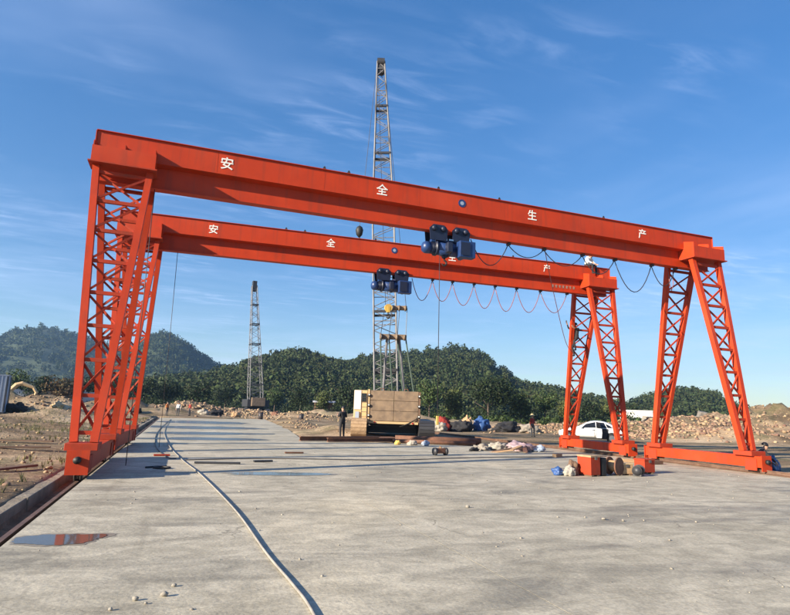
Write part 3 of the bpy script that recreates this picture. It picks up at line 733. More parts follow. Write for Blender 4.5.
# hoists (each hangs from and runs along its girder)
def build_hoist(name, label, M0, x, hook_z, hook_dark):
    root = empty(name, label=label, cat='hoist', group='blue electric hoists')
    root.matrix_world = M0 @ Matrix.Translation((x, 0, 7.2))
    z0 = -0.0
    for tx in (-0.42, 0.42):
        tr = MB()
        for sy in (-1, 1): tr.prism([(tx - 0.30, 0.22), (tx + 0.30, 0.22), (tx + 0.34, 0.62), (tx + 0.2, 0.76), (tx - 0.2, 0.76), (tx - 0.34, 0.62)], 'y', *sorted((sy * 0.19, sy * 0.22)))
        tr.box(tx - 0.1, tx + 0.1, -0.2, 0.2, 0.27, 0.36)
        t = tr.build('trolley', M_navy, root)
        for wx in (-0.17, 0.17):
            for sy in (-1, 1):
                MB().tube([(tx + wx, sy * 0.165, 0.665), (tx + wx, sy * 0.12, 0.665)], 0.075, 14).build('wheel', M_steel, t, True)
                MB().tube([(tx + wx, sy * 0.22, 0.62), (tx + wx, sy * 0.30, 0.62)], [0.10, 0.085], 14).build('wheel_hub', M_navy, t, True)
    MB().bar((-0.62, 0, 0.235), (0.62, 0, 0.235), 0.18, 0.10).build('suspension_beam', M_blue, root)
    d = MB(); d.tube([(-0.45, 0, 0), (0.50, 0, 0)], 0.235, 24); d.build('drum_housing', M_blue, root, True)
    for xx in (-0.45, 0.02, 0.48):
        MB().tube([(xx - 0.03, 0, 0), (xx + 0.03, 0, 0)], 0.275, 24).build('drum_flange', M_navy, root, True)
    MB().box(-0.40, 0.44, -0.10, 0.10, 0.10, 0.20).build('drum_bridge', M_blue, root)
    m = MB(); m.tube([(-0.48, 0, -0.02), (-0.66, 0, -0.02)], 0.185, 20); m.tube([(-0.66, 0, -0.02), (-0.82, 0, -0.02), (-0.90, 0, -0.02), (-0.94, 0, -0.02)], [0.205, 0.205, 0.16, 0.06], 20)
    mo = m.build('motor', M_blue, root, True)
    for i in range(4): MB().tube([(-0.51 - i * 0.04, 0, -0.02), (-0.525 - i * 0.04, 0, -0.02)], 0.20, 20).build('cooling_fin', M_navy, mo, True)
    MB().box(0.52, 0.66, -0.26, 0.26, -0.26, 0.24).build('gearbox', M_blue, root, bevel=0.03)
    cb = MB().box(0.20, 0.78, -0.60, -0.30, -0.36, 0.20).build('control_box', M_blue, root, bevel=0.02)
    MB().box(0.235, 0.56, -0.628, -0.621, -0.30, 0.14).build('box_door', M_navy, cb)
    MB().box(-0.20, -0.02, -0.50, -0.28, -0.22, 0.12).build('brake_box', M_navy, root, bevel=0.02)
    MB().box(-0.05, 0.12, -0.245, -0.24, 0.245, 0.30).build('data_plate', M_chrome, root)
    hz = hook_z - 7.2
    hk = MB(); hm = M_yellow if hook_dark else M_navy
    for sx in (-0.06, 0.06): hk.tube([(sx - 0.1, 0, -0.2), (sx - 0.1, 0, hz + 0.12)], 0.010, 6)
    hk.build('hoist_rope', M_steel, root)
    b = MB(); b.tube([(-0.1, -0.06, hz + 0.10), (-0.1, 0.06, hz + 0.10)], 0.17, 18); b.box(-0.16, -0.04, -0.075, 0.075, hz - 0.10, hz + 0.16)
    bo = b.build('hook_block', hm, root)
    arc = [(-0.1, 0, hz - 0.1), (-0.1, 0, hz - 0.18)] + [(-0.1 + 0.085 * math.sin(a), 0, hz - 0.27 + 0.09 * math.cos(a)) for a in [0.4, 1.0, 1.6, 2.2, 2.8, 3.4, 4.0, 4.5]]
    MB().tube(arc, [0.03, 0.03] + [0.034] * 5 + [0.028, 0.02, 0.01], 8).build('hook', M_black, bo, True)
    return root
build_hoist('electric_hoist', 'blue electric hoist hanging from the nearer girder', Matrix.Identity(4), 10.08, 6.98, False)
build_hoist('electric_hoist', 'blue electric hoist with yellow hook under the farther girder', FM, 10.46, 6.12, True)

def loop_pts(x0, x1, z, sag, M0, y=0.0, n=12):
    out = []
    for i in range(n + 1):
        u = i / n; out.append(M0 @ Vector((x0 + (x1 - x0) * u, y, z - sag * 4 * u * (1 - u))))
    return out
def festoon(label, M0, loops, m):
    root = empty('festoon_cable', label=label, cat='cable', group='festoon cables')
    root.matrix_world = M0
    for x0, x1, sag in loops:
        a = MB().tube(loop_pts(x0, x1, GB - 0.06, sag, Matrix.Identity(4), 0.05), 0.017, 6).build('cable_loop', m, root, True)
        MB().box(x1 - 0.05, x1 + 0.05, -0.06, 0.1, GB - 0.09, GB - 0.012).build('cable_slider', M_boomdark, a)
festoon('dark cable looped under the nearer girder right of its hoist', Matrix.Identity(4), [(11.0, 12.5, 0.85), (12.5, 14.0, 0.38), (14.0, 15.7, 0.5), (15.7, 17.2, 0.62), (17.2, 19.0, 1.15), (19.0, 20.2, 0.75)], M_cable)
festoon('pinkish cable looped in many swags under the farther girder', FM, [(11.45, 12.45, 1.0), (12.45, 13.45, 0.95), (13.45, 14.55, 1.05), (14.55, 15.65, 1.1), (15.65, 16.8, 1.15), (16.8, 18.1, 1.1), (18.1, 19.6, 1.0)], M_cablep)
def hang(label, pts, r, m, M0=Matrix.Identity(4), cat='cable', box=None):
    o = MB().tube([M0 @ Vector(p) for p in pts], r, 6)
    if box: root = empty('pendant_control', M0 @ Vector(pts[-1]), label=label, cat='pendant control')
    else: root = None
    if root:
        ob = o.build('pendant_cable', m, root, True); ob.matrix_parent_inverse = Matrix.Translation(-root.location)
        MB().box(-0.04, 0.04, -0.03, 0.03, -0.28, 0.0).build('push_button_box', box, root, bevel=0.01)
    else:
        ob = o.build('hanging_cable', m, None, True); tag(ob, label, cat)
hang('control pendant on a long thin cable below the nearer hoist', [(9.72, -0.2, 6.95), (9.73, -0.2, 5.5), (9.76, -0.2, 1.6)], 0.012, M_cable, box=M_yellow)
hang('long pinkish cable dropping from the nearer girder toward the far leg', smooth_path([(14.05, 0.05, 7.70), (15.91, 2.2, 6.8), (18.09, 4.4, 5.12), (18.91, 5.0, 4.68)], 6), 0.014, M_cablep)
hang('short cable loop hanging beside the near right leg head', [(20.0, 0.2, 7.74), (20.06, 0.2, 7.1), (20.14, 0.2, 6.85), (20.24, 0.2, 7.1), (20.26, 0.2, 7.74)], 0.016, M_cablep)
hang('thin cable hanging between the left crane legs', [(0.75, -0.1, 7.75), (0.78, -0.1, 4.5), (0.80, -0.1, 0.05)], 0.012, M_cable)
hang('thin cable hanging beside the far left crane leg', [(1.35, 7.1, 7.75), (1.38, 7.1, 4.5), (1.40, 7.1, 0.02)], 0.012, M_cable)

# ------------------------------------------------------------------ lattice crawler cranes
def lattice_boom(root, base, tip, w0, w1, taper_t, panels, r, m):
    base, tip = Vector(base), Vector(tip)
    d = (tip - base); side = d.cross(Vector((0, 1, 0))).normalized(); dep = side.cross(d.normalized()).normalized()
    def wd(t):
        foot = min(1, 0.55 + t / 0.08 * 0.45) if t < 0.08 else 1
        return (w0 + (w1 - w0) * max(0, (t - taper_t) / (1 - taper_t))) * 0.5, foot
    def pt(t, i, j):
        w, ft = wd(t); return base + d * t + side * (i * w) + dep * (j * w * 0.8 * ft)
    ch = MB(); ts = [k / panels for k in range(panels + 1)]
    for i, j in ((-1, -1), (1, -1), (1, 1), (-1, 1)):
        ch.tube([pt(t, i, j) for t in ts], r, 7)
    bo = ch.build('boom', m, root, True)
    cs = [(-1, -1), (1, -1), (1, 1), (-1, 1)]
    for k in range(panels):
        l = MB()
        for q in range(4):
            a, b = cs[q], cs[(q + 1) % 4]
            p, s = (a, b) if k % 2 else (b, a)
            l.tube([pt(ts[k], *p), pt(ts[k + 1], *s)], r * 0.5, 5)
            if k % 3 == 0 or k == panels - 1: l.tube([pt(ts[k], *a), pt(ts[k], *b)], r * 0.55, 5)
        l.build('lacing', m, bo)
    for k in range(4, panels, max(4, panels // 6)):
        c = MB()
        for q in range(4): c.bar(pt(ts[k], *cs[q]), pt(ts[k], *cs[(q + 1) % 4]), r * 2.6, r * 2.6)
        c.build('section_joint', M_boomdark, bo)
    return bo, side

cc = empty('crawler_crane', (15.0, 18.2, 0.0), R_(-19), 'tall lattice-boom crawler crane with tan counterweights behind the gantries', 'crane', 'lattice boom cranes')
ic = Matrix.Translation(cc.location) @ Matrix.Rotation(R_(-19), 4, 'Z')
def L(x, y, z): return ic.inverted() @ Vector((x, y, z))
gzc = 0.10
for r_i in range(3):
    for c_i in range(2):
        xa = -1.55 + c_i * 1.56
        w = MB().box(xa, xa + 1.54, -0.62, 0.55, 1.02 + r_i * 0.64, 1.02 + r_i * 0.64 + 0.625).build('counterweight_slab', M_tan, cc, bevel=0.02)
    for sx in (-1.60, 1.60):
        lg = MB().tube([(sx, -0.66, 1.33 + r_i * 0.64), (sx, -0.72, 1.33 + r_i * 0.64)], 0.10, 14).build('lifting_boss', M_black, cc, True)
        MB().tube([(sx, -0.722, 1.36 + r_i * 0.64), (sx, -0.735, 1.36 + r_i * 0.64)], 0.045, 12).build('boss_pin', M_white, lg)
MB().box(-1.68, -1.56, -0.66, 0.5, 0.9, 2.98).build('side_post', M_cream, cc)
MB().box(1.56, 1.68, -0.66, 0.5, 0.9, 2.9).build('side_post', M_dwood, cc)  # darker than its left twin, for the counterweights' dark right side
MB().box(-1.55, 1.55, -0.75, 5.2, 0.86, 1.0).build('deck', M_cream, cc)
MB().prism([(-1.6, 0.78), (1.6, 0.78), (1.35, 0.60), (-1.35, 0.60)], 'y', 0.6, 4.4).build('slew_platform', M_boomdark, cc)
MB().tube([(0, 2.4, 0.35), (0, 2.4, 0.66)], 0.9, 24).build('slew_ring', M_boomdark, cc)
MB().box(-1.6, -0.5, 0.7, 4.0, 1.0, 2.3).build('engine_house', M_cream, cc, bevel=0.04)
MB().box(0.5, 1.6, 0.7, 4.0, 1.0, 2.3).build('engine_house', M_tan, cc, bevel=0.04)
cb = MB().prism([(0.6, 1.05), (2.2, 1.05), (2.2, 2.3), (1.9, 2.95), (0.6, 2.95)], 'x', -2.62, -1.72).build('cab', M_cream, cc, bevel=0.04)
MB().box(-2.12, -1.80, 0.575, 0.598, 2.2, 2.75).build('rear_window', M_glass, cb); MB().box(-2.60, -2.16, 0.56, 0.598, 1.7, 2.93).build('rear_panel', M_carwhite, cb)
MB().box(-2.635, -2.622, 0.9, 1.8, 1.8, 2.75).build('side_window', M_glass, cb)
MB().box(-2.5, -2.25, 0.50, 0.58, 1.15, 1.55).build('service_panel', M_contb, cb)
for sx, mm in ((-2.15, M_mud), (2.05, M_boomdark)):  # right track darker: the shadow it lies in is put into its colour
    TH = 0.52; hw = 0.48
    oval = [(-1.3 - TH * math.sin(a), 0.08 + TH - TH * math.cos(a)) for a in np.linspace(0, math.pi, 9)] + [(5.0 + TH * math.sin(a), 0.08 + TH + TH * math.cos(a)) for a in np.linspace(0, math.pi, 9)]
    tk = MB().prism([(-1.3 + (u + 1.3) * 0.985, w) for u, w in oval], 'x', sx - hw * 0.9, sx + hw * 0.9).build('track', mm, cc, bevel=0.02)
    for (u0, w0), (u1, w1) in zip(oval, oval[1:] + oval[:1]):
        Ls = math.hypot(u1 - u0, w1 - w0); n_ = max(1, round(Ls / 0.36))
        for q in range(n_):
            a0, a1 = (q + 0.06) / n_, (q + 0.94) / n_
            c_ = [(u0 + (u1 - u0) * t, w0 + (w1 - w0) * t) for t in (a0, a1)]
            MB().bar((sx, *c_[0]), (sx, *c_[1]), hw * 2, 0.06).build('track_pad', mm, tk)
    for k in range(6):
        MB().tube([(sx - hw * 0.93, -1.0 + k * 1.15, 0.36), (sx - hw * 0.90, -1.0 + k * 1.15, 0.36)], 0.19, 14).build('track_roller', M_boomdark, tk)
MB().box(-1.8, 1.7, 1.4, 3.4, 0.22, 0.60).build('carbody', M_boomdark, cc)
bb, bt = L(15.62, 21.40, 1.6), L(14.97, 24.00, 29.82)
lattice_boom(cc, bb, bt, 1.62, 0.60, 0.52, 40, 0.062, M_boom)
hd = MB(); hd.bar(bt - Vector((0, 0, 1.0)), bt + Vector((0, 0, 0.15)), 0.5, 0.5, up=(0, 1, 0)); hd.tube([bt + Vector((-0.3, -0.1, 0)), bt + Vector((0.3, -0.1, 0))], 0.34, 16); hd.tube([bt + Vector((-0.3, 0.3, -0.55)), bt + Vector((0.3, 0.3, -0.55))], 0.28, 16)
hd.build('boom_head', M_boomdark, cc)
for k in range(7):
    MB().box(-1.45 + k * 0.13, -1.38 + k * 0.13, 0.66, 0.70, 1.2, 2.1).build('grille_slat', M_boomdark, cc)
for k in range(6): MB().bar((-2.05, -0.68, 0.95 + k * 0.3), (-1.72, -0.68, 0.95 + k * 0.3), 0.03, 0.03).build('ladder_rung', M_boomdark, cc)
for xx in (-2.05, -1.72): MB().bar((xx, -0.68, 0.85), (xx, -0.68, 2.6), 0.035, 0.035).build('ladder_rail', M_boomdark, cc)
for sx in (-1.2, 1.2): MB().tube([(sx, -0.76, 0.93), (sx, -0.80, 0.93)], 0.06, 12).build('tail_lamp', M_lampred, cc)
for c_i in (-0.78, 0.78):
    MB().tube([(c_i - 0.12, 0, 2.94), (c_i - 0.10, 0, 3.08), (c_i + 0.10, 0, 3.08), (c_i + 0.12, 0, 2.94)], 0.03, 6).build('lifting_eye', M_rust, cc)
MB().tube([(1.2, 0.3, 2.3), (1.5, -0.3, 1.6), (1.45, -0.68, 1.2), (0.9, -0.8, 0.9), (0.4, -0.7, 0.7)], 0.03, 6).build('hydraulic_hose', M_black, cc)
# bail and equaliser with suspension ropes behind the boom
b1, b2 = L(15.17, 18.90, 8.55), L(14.96, 18.70, 6.53)
for nme, c, wid, hh in (('equaliser_bar', b1, 1.5, 0.28), ('sheave_beam', b2, 1.8, 0.34)):
    e = MB().bar(c - Vector((wid / 2, 0, 0)), c + Vector((wid / 2, 0, 0)), 0.3, hh).build(nme, M_tan, cc, bevel=0.03)
    for k in (-0.42, -0.14, 0.14, 0.42):
        MB().tube([c + Vector((k * wid - 0.05, -0.22, -0.05)), c + Vector((k * wid + 0.05, -0.22, -0.05))], 0.2, 14).build('sheave', M_tan if k > 0 else M_boomdark, e, True)
for k in (-0.42, -0.14, 0.14, 0.42):
    MB().tube([b2 + Vector((k * 2.0, -0.1, 0)), b1 + Vector((k * 1.8, -0.1, 0))], 0.022, 5).build('suspension_rope', M_boomdark, cc)
    MB().tube([b2 + Vector((k * 2.0, 0.1, 0)), (k * 2.6 + 0.3, 0.4, 2.3)], 0.05, 6).build('boom_hoist_rope', M_green, cc)
for k in (-1, 1):
    MB().tube([b1 + Vector((k * 0.7, 0, 0)), bt + Vector((k * 0.25, -0.1, -0.2))], 0.02, 5).build('pendant_line', M_boomdark, cc)
    MB().tube([(k * 0.75, 1.1, 2.2), b2 + Vector((k * 0.4, 0.15, 0))], 0.09, 8).build('gantry_strut', M_boom, cc)
hkb = empty('hook_ball', (13.0, 21.2, 14.0), 0, 'black hook ball hanging from the tall lattice boom between the girders', 'hook')
bl = MB(); bl.tube([(0, 0, 0.72), (0, 0, 0.62), (0, 0, 0.40), (0, 0, 0.05), (0, 0, -0.15)], [0.06, 0.2, 0.28, 0.22, 0.05], 16); bl.build('ball', M_black, hkb, True)
MB().tube([(0, 0, -0.1), (0.05, 0, -0.25), (0.16, 0, -0.36), (0.12, 0, -0.5), (-0.02, 0, -0.5)], [0.05, 0.045, 0.05, 0.04, 0.02], 8).build('hook', M_black, hkb, True)
MB().tube([(0, 0, 0.7), tuple((ic @ bt) - Vector((13.0, 21.2, 14.0)) + Vector((-0.3, 0.1, 0)))], 0.018, 5).build('load_line', M_boomdark, hkb)

c2 = empty('crawler_crane', (17.4, 114, gs(17.4, 114) + 0.0), R_(8), 'farther and smaller-looking lattice crane beyond the end of the yard', 'crane', 'lattice boom cranes')
lattice_boom(c2, (0.4, 0.5, 1.6), (-1.2, 3.2, 28.9 - c2.location.z), 2.9, 1.1, 0.12, 24, 0.085, M_boom)
MB().bar((-1.2, 3.2, 27.6), (-1.2, 3.2, 30.0), 1.1, 0.9).build('boom_head', M_boomdark, c2)
MB().box(-2.2, 2.6, -2.6, 2.2, 1.3, 2.9).build('house', M_boomdark, c2, bevel=0.06)
MB().box(-1.4, 1.5, -3.3, -2.62, 1.5, 3.3).build('counterweight_slab', M_tan, c2, bevel=0.05)
for sx in (-2.2, 2.2):
    MB().prism([(-3.6, 0.5), (-3.2, 0.0), (3.2, 0.0), (3.6, 0.5), (3.2, 1.0), (-3.2, 1.0)], 'x', sx - 0.5, sx + 0.5).build('track', M_boomdark, c2)
MB().box(-1.8, 1.8, -1.2, 1.2, 0.5, 1.28).build('carbody', M_boomdark, c2)
for k in (-1, 1): MB().tube([(k * 0.9, -1.8, 2.9), (-1.2 + k * 0.4, 3.0, 28.2)], 0.03, 5).build('pendant_line', M_boomdark, c2)

# ------------------------------------------------------------------ white car
def build_car():
    root = empty('parked_car', (29.4, 16.9, gs(29.4, 16.9)), math.atan2(0.63, -0.78), 'white saloon car with a rear door open behind the far right leg', 'car')
    st = [  # x (front +), half width, bottom, belt, roof, roof half width
        (2.20, 0.55, 0.42, 0.60, 0.61, 0.45), (2.12, 0.72, 0.28, 0.68, 0.70, 0.55), (1.80, 0.84, 0.22, 0.80, 0.83, 0.70), (1.30, 0.88, 0.22, 0.88, 0.92, 0.74), (0.85, 0.89, 0.22, 0.93, 0.99, 0.74), (0.45, 0.89, 0.22, 0.94, 1.24, 0.66), (0.05, 0.89, 0.22, 0.95, 1.43, 0.60),
        (-0.40, 0.89, 0.22, 0.95, 1.47, 0.58), (-0.90, 0.89, 0.22, 0.96, 1.43, 0.58), (-1.30, 0.89, 0.22, 0.97, 1.26, 0.60), (-1.65, 0.88, 0.22, 0.98, 1.05, 0.66), (-1.95, 0.84, 0.26, 0.97, 1.00, 0.66), (-2.15, 0.76, 0.34, 0.90, 0.93, 0.60), (-2.22, 0.66, 0.48, 0.80, 0.82, 0.5)]
    b = MB(); n = 10; k0 = 0
    for x, w, zb, zl, zr, wr in st:
        b.v += [(x, -w * 0.9, zb), (x, -w, zb + (zl - zb) * 0.35), (x, -w * 0.985, zl), (x, -wr, zr - (zr - zl) * 0.08), (x, -wr * 0.7, zr), (x, wr * 0.7, zr), (x, wr, zr - (zr - zl) * 0.08), (x, w * 0.985, zl), (x, w, zb + (zl - zb) * 0.35), (x, w * 0.9, zb)]
    for i in range(len(st) - 1):
        for j in range(n):
            j2 = (j + 1) % n; b.f.append((i * n + j, i * n + j2, (i + 1) * n + j2, (i + 1) * n + j)); b.m.append(0)
    b.f.append(tuple(range(n))); b.m.append(0); b.f.append(tuple((len(st) - 1) * n + j for j in reversed(range(n)))); b.m.append(0)
    body = b.build('body', M_carwhite, root, True)
    s = body.modifiers.new('subsurf', 'SUBSURF'); s.levels = 1; s.render_levels = 1
    for sy in (-1, 1):
        def win(pts, nm):
            m = MB(); vs = []
            for x, t in pts:
                for i in range(len(st) - 1):
                    if st[i][0] >= x >= st[i + 1][0]:
                        u = (st[i][0] - x) / (st[i][0] - st[i + 1][0]); a = [st[i][q] + (st[i + 1][q] - st[i][q]) * u for q in range(6)]; break
                vs.append((x, sy * ((a[1] * 0.985) + (a[5] - a[1] * 0.985) * t + 0.012), a[3] + (a[4] - a[3]) * 0.93 * t))
            m.add(vs, [tuple(range(len(vs)))]); m.build(nm, M_glass, body)
        win([(0.62, 0.08), (0.32, 0.80), (-0.28, 0.86), (-0.30, 0.08)], 'side_window')
        win([(-0.36, 0.08), (-0.34, 0.86), (-0.85, 0.82), (-1.02, 0.08)], 'side_window')
        win([(-1.07, 0.10), (-0.95, 0.72), (-1.25, 0.55), (-1.40, 0.12)], 'side_window')
    for sy in (-1, 1):
        for x in (1.38, -1.35):
            MB().tube([(x, sy * 0.90, 0.32), (x, sy * 0.885, 0.32)], 0.37, 20).build('wheel_arch', M_black, body)
            w = MB().tube([(x, sy * 0.92, 0.31), (x, sy * 0.70, 0.31)], [0.30, 0.31], 20).build('wheel', M_black, root, True)
            MB().tube([(x, sy * 0.935, 0.31), (x, sy * 0.92, 0.31)], 0.19, 16).build('rim', M_chrome, w)
    for sy in (-1, 1):
        MB().box(2.02, 2.15, *sorted((sy * 0.45, sy * 0.72)), 0.58, 0.70).build('headlight', M_lampw, body, bevel=0.02)
        MB().box(-2.17, -2.05, *sorted((sy * 0.48, sy * 0.76)), 0.72, 0.88).build('tail_light', M_lampred, body, bevel=0.02)
    for sy in (-1, 1):
        MB().box(-1.0, 1.0, *sorted((sy * 0.86, sy * 0.902)), 0.22, 0.31).build('sill', M_black, body, bevel=0.01)
        MB().box(0.56, 0.74, *sorted((sy * 0.90, sy * 1.04)), 0.93, 1.05).build('mirror', M_carwhite, body, bevel=0.03)
        for x in (-0.22, -0.30): MB().box(x - 0.006, x + 0.006, *sorted((sy * 0.885, sy * 0.899)), 0.32, 0.93).build('door_gap', M_black, body)
        MB().box(-0.24, -0.08, *sorted((sy * 0.89, sy * 0.915)), 0.80, 0.84).build('door_handle', M_chrome, body)
    MB().box(2.12, 2.20, -0.4, 0.4, 0.40, 0.54).build('grille', M_black, body, bevel=0.02)
    MB().box(-1.12, -0.36, 0.885, 0.90, 0.30, 0.92).build('dark_interior_panel', M_black, body)  # flat black panel, the shaded interior behind the open door as colour
    dr = MB().prism([(0, 0.30), (0.66, 0.30), (0.74, 0.62), (0.70, 0.93), (0, 0.93)], 'y', -0.03, 0.03).build('rear_door', M_carwhite, root, bevel=0.01)
    dr.location = (-0.36, 0.92, 0); dr.rotation_euler = (0, 0, R_(118))
    MB().prism([(0.04, 0.95), (0.66, 0.95), (0.50, 1.32), (0.03, 1.38)], 'y', -0.012, 0.012).build('window', M_glass, dr)
    return root
build_car()

# ------------------------------------------------------------------ people
def person(label, loc, rz, J, shirt, trousers, hat=None, shoes=None, scale=1.0):
    """One continuous skinned body over a posed skeleton J; hair and hat are children."""
    base = dict(pel=(0, 0, 0.95), wai=(0, 0, 1.10), che=(0, 0, 1.32), nck=(0, 0, 1.47), jaw=(0, -0.02, 1.555), cra=(0, 0.0, 1.64),
                shl=(0.17, 0, 1.40), ell=(0.24, 0.03, 1.13), wrl=(0.26, -0.03, 0.88), shr=(-0.17, 0, 1.40), elr=(-0.24, 0.03, 1.13), wrr=(-0.26, -0.03, 0.88),
                hil=(0.10, 0, 0.92), knl=(0.11, -0.02, 0.50), anl=(0.11, 0.02, 0.09), hir=(-0.10, 0, 0.92), knr=(-0.11, -0.02, 0.50), anr=(-0.11, 0.02, 0.09))
    base.update(J); B = {k: Vector(v) for k, v in base.items()}
    rad = dict(pel=(0.15, 0.11), wai=(0.135, 0.10), che=(0.155, 0.11), nck=(0.058, 0.06), jaw=(0.066, 0.078), cra=(0.080, 0.098), shl=(0.075, 0.075), ell=(0.045, 0.045), wrl=(0.032, 0.03), hil=(0.095, 0.095), knl=(0.065, 0.065), anl=(0.045, 0.045))
    V, E, Rr, reg = [], [], [], []
    idx = {}
    def add(k, p, r, g): idx[k] = len(V); V.append(tuple(p)); Rr.append(r if isinstance(r, tuple) else (r, r)); reg.append(g); return idx[k]
    for k in ('pel', 'wai', 'che', 'nck', 'jaw', 'cra'): add(k, B[k], rad[k], {'pel': 1, 'wai': 0, 'che': 0, 'nck': 2, 'jaw': 2, 'cra': 2}[k])
    fwd = (B['jaw'] - B['cra']); hd = (B['cra'] - B['nck']).normalized()
    face = Vector((0, -1, 0)) - hd * Vector((0, -1, 0)).dot(hd); face.normalize()
    E += [(0, 1), (1, 2), (2, 3), (3, 4), (4, 5)]
    add('nose', (B['jaw'] + B['cra']) / 2 + face * 0.098, 0.014, 2); E.append((idx['jaw'], idx['nose']))
    for s in 'lr':
        for k, p in (('sh', 'che'), ('el', None), ('wr', None)):
            add(k + s, B[k + s], rad[k + 'l'], 0 if k != 'wr' else 2)
        E += [(idx['che'], idx['sh' + s]), (idx['sh' + s], idx['el' + s]), (idx['el' + s], idx['wr' + s])]
        d = (B['wr' + s] - B['el' + s]).normalized(); sd = d.cross(face)
        if sd.length < 0.1: sd = d.cross(Vector((1, 0, 0)))
        sd.normalize(); nn = d.cross(sd)
        pm = B['wr' + s] + d * 0.075; add('pm' + s, pm, (0.034, 0.018), 2); E.append((idx['wr' + s], idx['pm' + s]))
        for q, (off, ln) in enumerate(((-0.030, 0.065), (-0.010, 0.078), (0.010, 0.074), (0.029, 0.058))):
            a = add(f'f{q}a{s}', pm + sd * off + d * 0.035, 0.0095, 2); b2 = add(f'f{q}b{s}', pm + sd * off + d * (0.035 + ln * 0.6) + nn * 0.012, 0.0085, 2); c = add(f'f{q}c{s}', pm + sd * off + d * (0.035 + ln) + nn * 0.034, 0.007, 2)
            E += [(idx['pm' + s], a), (a, b2), (b2, c)]
        a = add('tha' + s, B['wr' + s] + d * 0.045 + sd * -0.045 + nn * 0.01, 0.011, 2); b2 = add('thb' + s, B['wr' + s] + d * 0.09 + sd * -0.06 + nn * 0.03, 0.009, 2)
        E += [(idx['wr' + s], a), (a, b2)]
        for k in ('hi', 'kn', 'an'): add(k + s, B[k + s], rad[k + 'l'], 1)
        E += [(idx['pel'], idx['hi' + s]), (idx['hi' + s], idx['kn' + s]), (idx['kn' + s], idx['an' + s])]
        hl = add('he' + s, B['an' + s] + Vector((0, 0.03, -0.045)), 0.04, 3); to = add('to' + s, B['an' + s] + Vector((0, -0.15, -0.058)), (0.042, 0.03), 3)
        E += [(idx['an' + s], hl), (hl, to)]
    me = bpy.data.meshes.new('body'); me.from_pydata(V, E, [])
    tmp = bpy.data.objects.new('tmp', me); col.objects.link(tmp)
    sk = tmp.modifiers.new('skin', 'SKIN'); sk.use_smooth_shade = True
    for i, r in enumerate(Rr):
        me.skin_vertices[0].data[i].radius = r; me.skin_vertices[0].data[i].use_root = (i == 0)
    sb = tmp.modifiers.new('sub', 'SUBSURF'); sb.levels = 1; sb.render_levels = 1
    dg = bpy.context.evaluated_depsgraph_get(); dg.update()
    out = bpy.data.meshes.new_from_object(tmp.evaluated_get(dg)); bpy.data.objects.remove(tmp)
    out.name = 'body'; out.materials.clear()
    for m in (shirt, trousers, M_skin, shoes or M_black): out.materials.append(m)
    # clothing regions follow the bones
    bones = []
    for a, b in E:
        ra, rb = reg[a], reg[b]; bones.append((Vector(V[a]), Vector(V[b]), ra, rb))
    for p in out.polygons:
        best = None
        for a, b, ra, rb in bones:
            ab = b - a; t = max(0, min(1, (p.center - a).dot(ab) / max(ab.length_squared, 1e-9)))
            dd = (p.center - a - ab * t).length
            if best is None or dd < best[0]: best = (dd, ra if t < (0.8 if rb == 2 and ra == 0 else 0.5) else rb)
        p.material_index = best[1]; p.use_smooth = True
    root = empty('person', loc, rz, label, 'person'); root.scale = (scale,) * 3
    body = part('body', out, root)
    hc = B['cra']
    def dome(nm, m, r, up, zlo, k=9):
        d = MB(); rings = []
        ax = face.cross(hd)
        prof_ = [(math.sin(a) * r, math.cos(a) * r) for a in np.linspace(0.05, zlo, 6)]
        vs = []
        for pr, ph in prof_:
            for q in range(14):
                t = 6.283 * q / 14; vs.append(hc + face * (math.cos(t) * pr * 1.12 - 0.012) + ax * math.sin(t) * pr * 0.95 + hd * (ph * 1.05 + up))
        fs = [(i * 14 + q, i * 14 + (q + 1) % 14, (i + 1) * 14 + (q + 1) % 14, (i + 1) * 14 + q) for i in range(5) for q in range(14)] + [tuple(range(14))]
        return d.add(vs, fs).build(nm, m, body, True)
    dome('hair', M_hair, 0.106, 0.0, 1.65)
    for sx in (-1, 1):
        e = hc + face * 0.088 + face.cross(hd) * (sx * 0.032) - hd * 0.03
        MB().tube([e, e + face * 0.010], 0.011, 8).build('eye', M_black, body)
    if hat == 'straw':
        d = MB(); ax = face.cross(hd); vs = []
        for pr, ph in ((0.26, 0.02), (0.13, 0.06), (0.115, 0.13), (0.06, 0.17)):
            for q in range(18): t = 6.283 * q / 18; vs.append(hc + face * math.cos(t) * pr + ax * math.sin(t) * pr + hd * ph)
        d.add(vs, [(i * 18 + q, i * 18 + (q + 1) % 18, (i + 1) * 18 + (q + 1) % 18, (i + 1) * 18 + q) for i in range(3) for q in range(18)] + [tuple(54 + q for q in range(18))]).build('straw_hat', M_straw, body, True)
    elif hat:
        dome('helmet', hat, 0.125, 0.02, 1.5)
    return root
person('worker in dark clothes standing by the crawler crane track, hands raised to chest', (10.95, 15.7, gs(10.95, 15.7)), R_(200), dict(ell=(0.27, 0.0, 1.14), wrl=(0.16, -0.25, 1.25), elr=(-0.27, 0.0, 1.14), wrr=(-0.14, -0.26, 1.28)), M_darkcloth, M_darkcloth, scale=1.06)
person('worker in red shirt and straw hat standing right of the rubbish heap', (28.4, 22.7, gs(28.4, 22.7)), R_(15), dict(wrl=(0.22, -0.20, 0.98), ell=(0.25, 0.02, 1.13), knl=(0.12, -0.10, 0.50), anl=(0.12, -0.06, 0.09)), M_redcloth, M_trouser, 'straw')
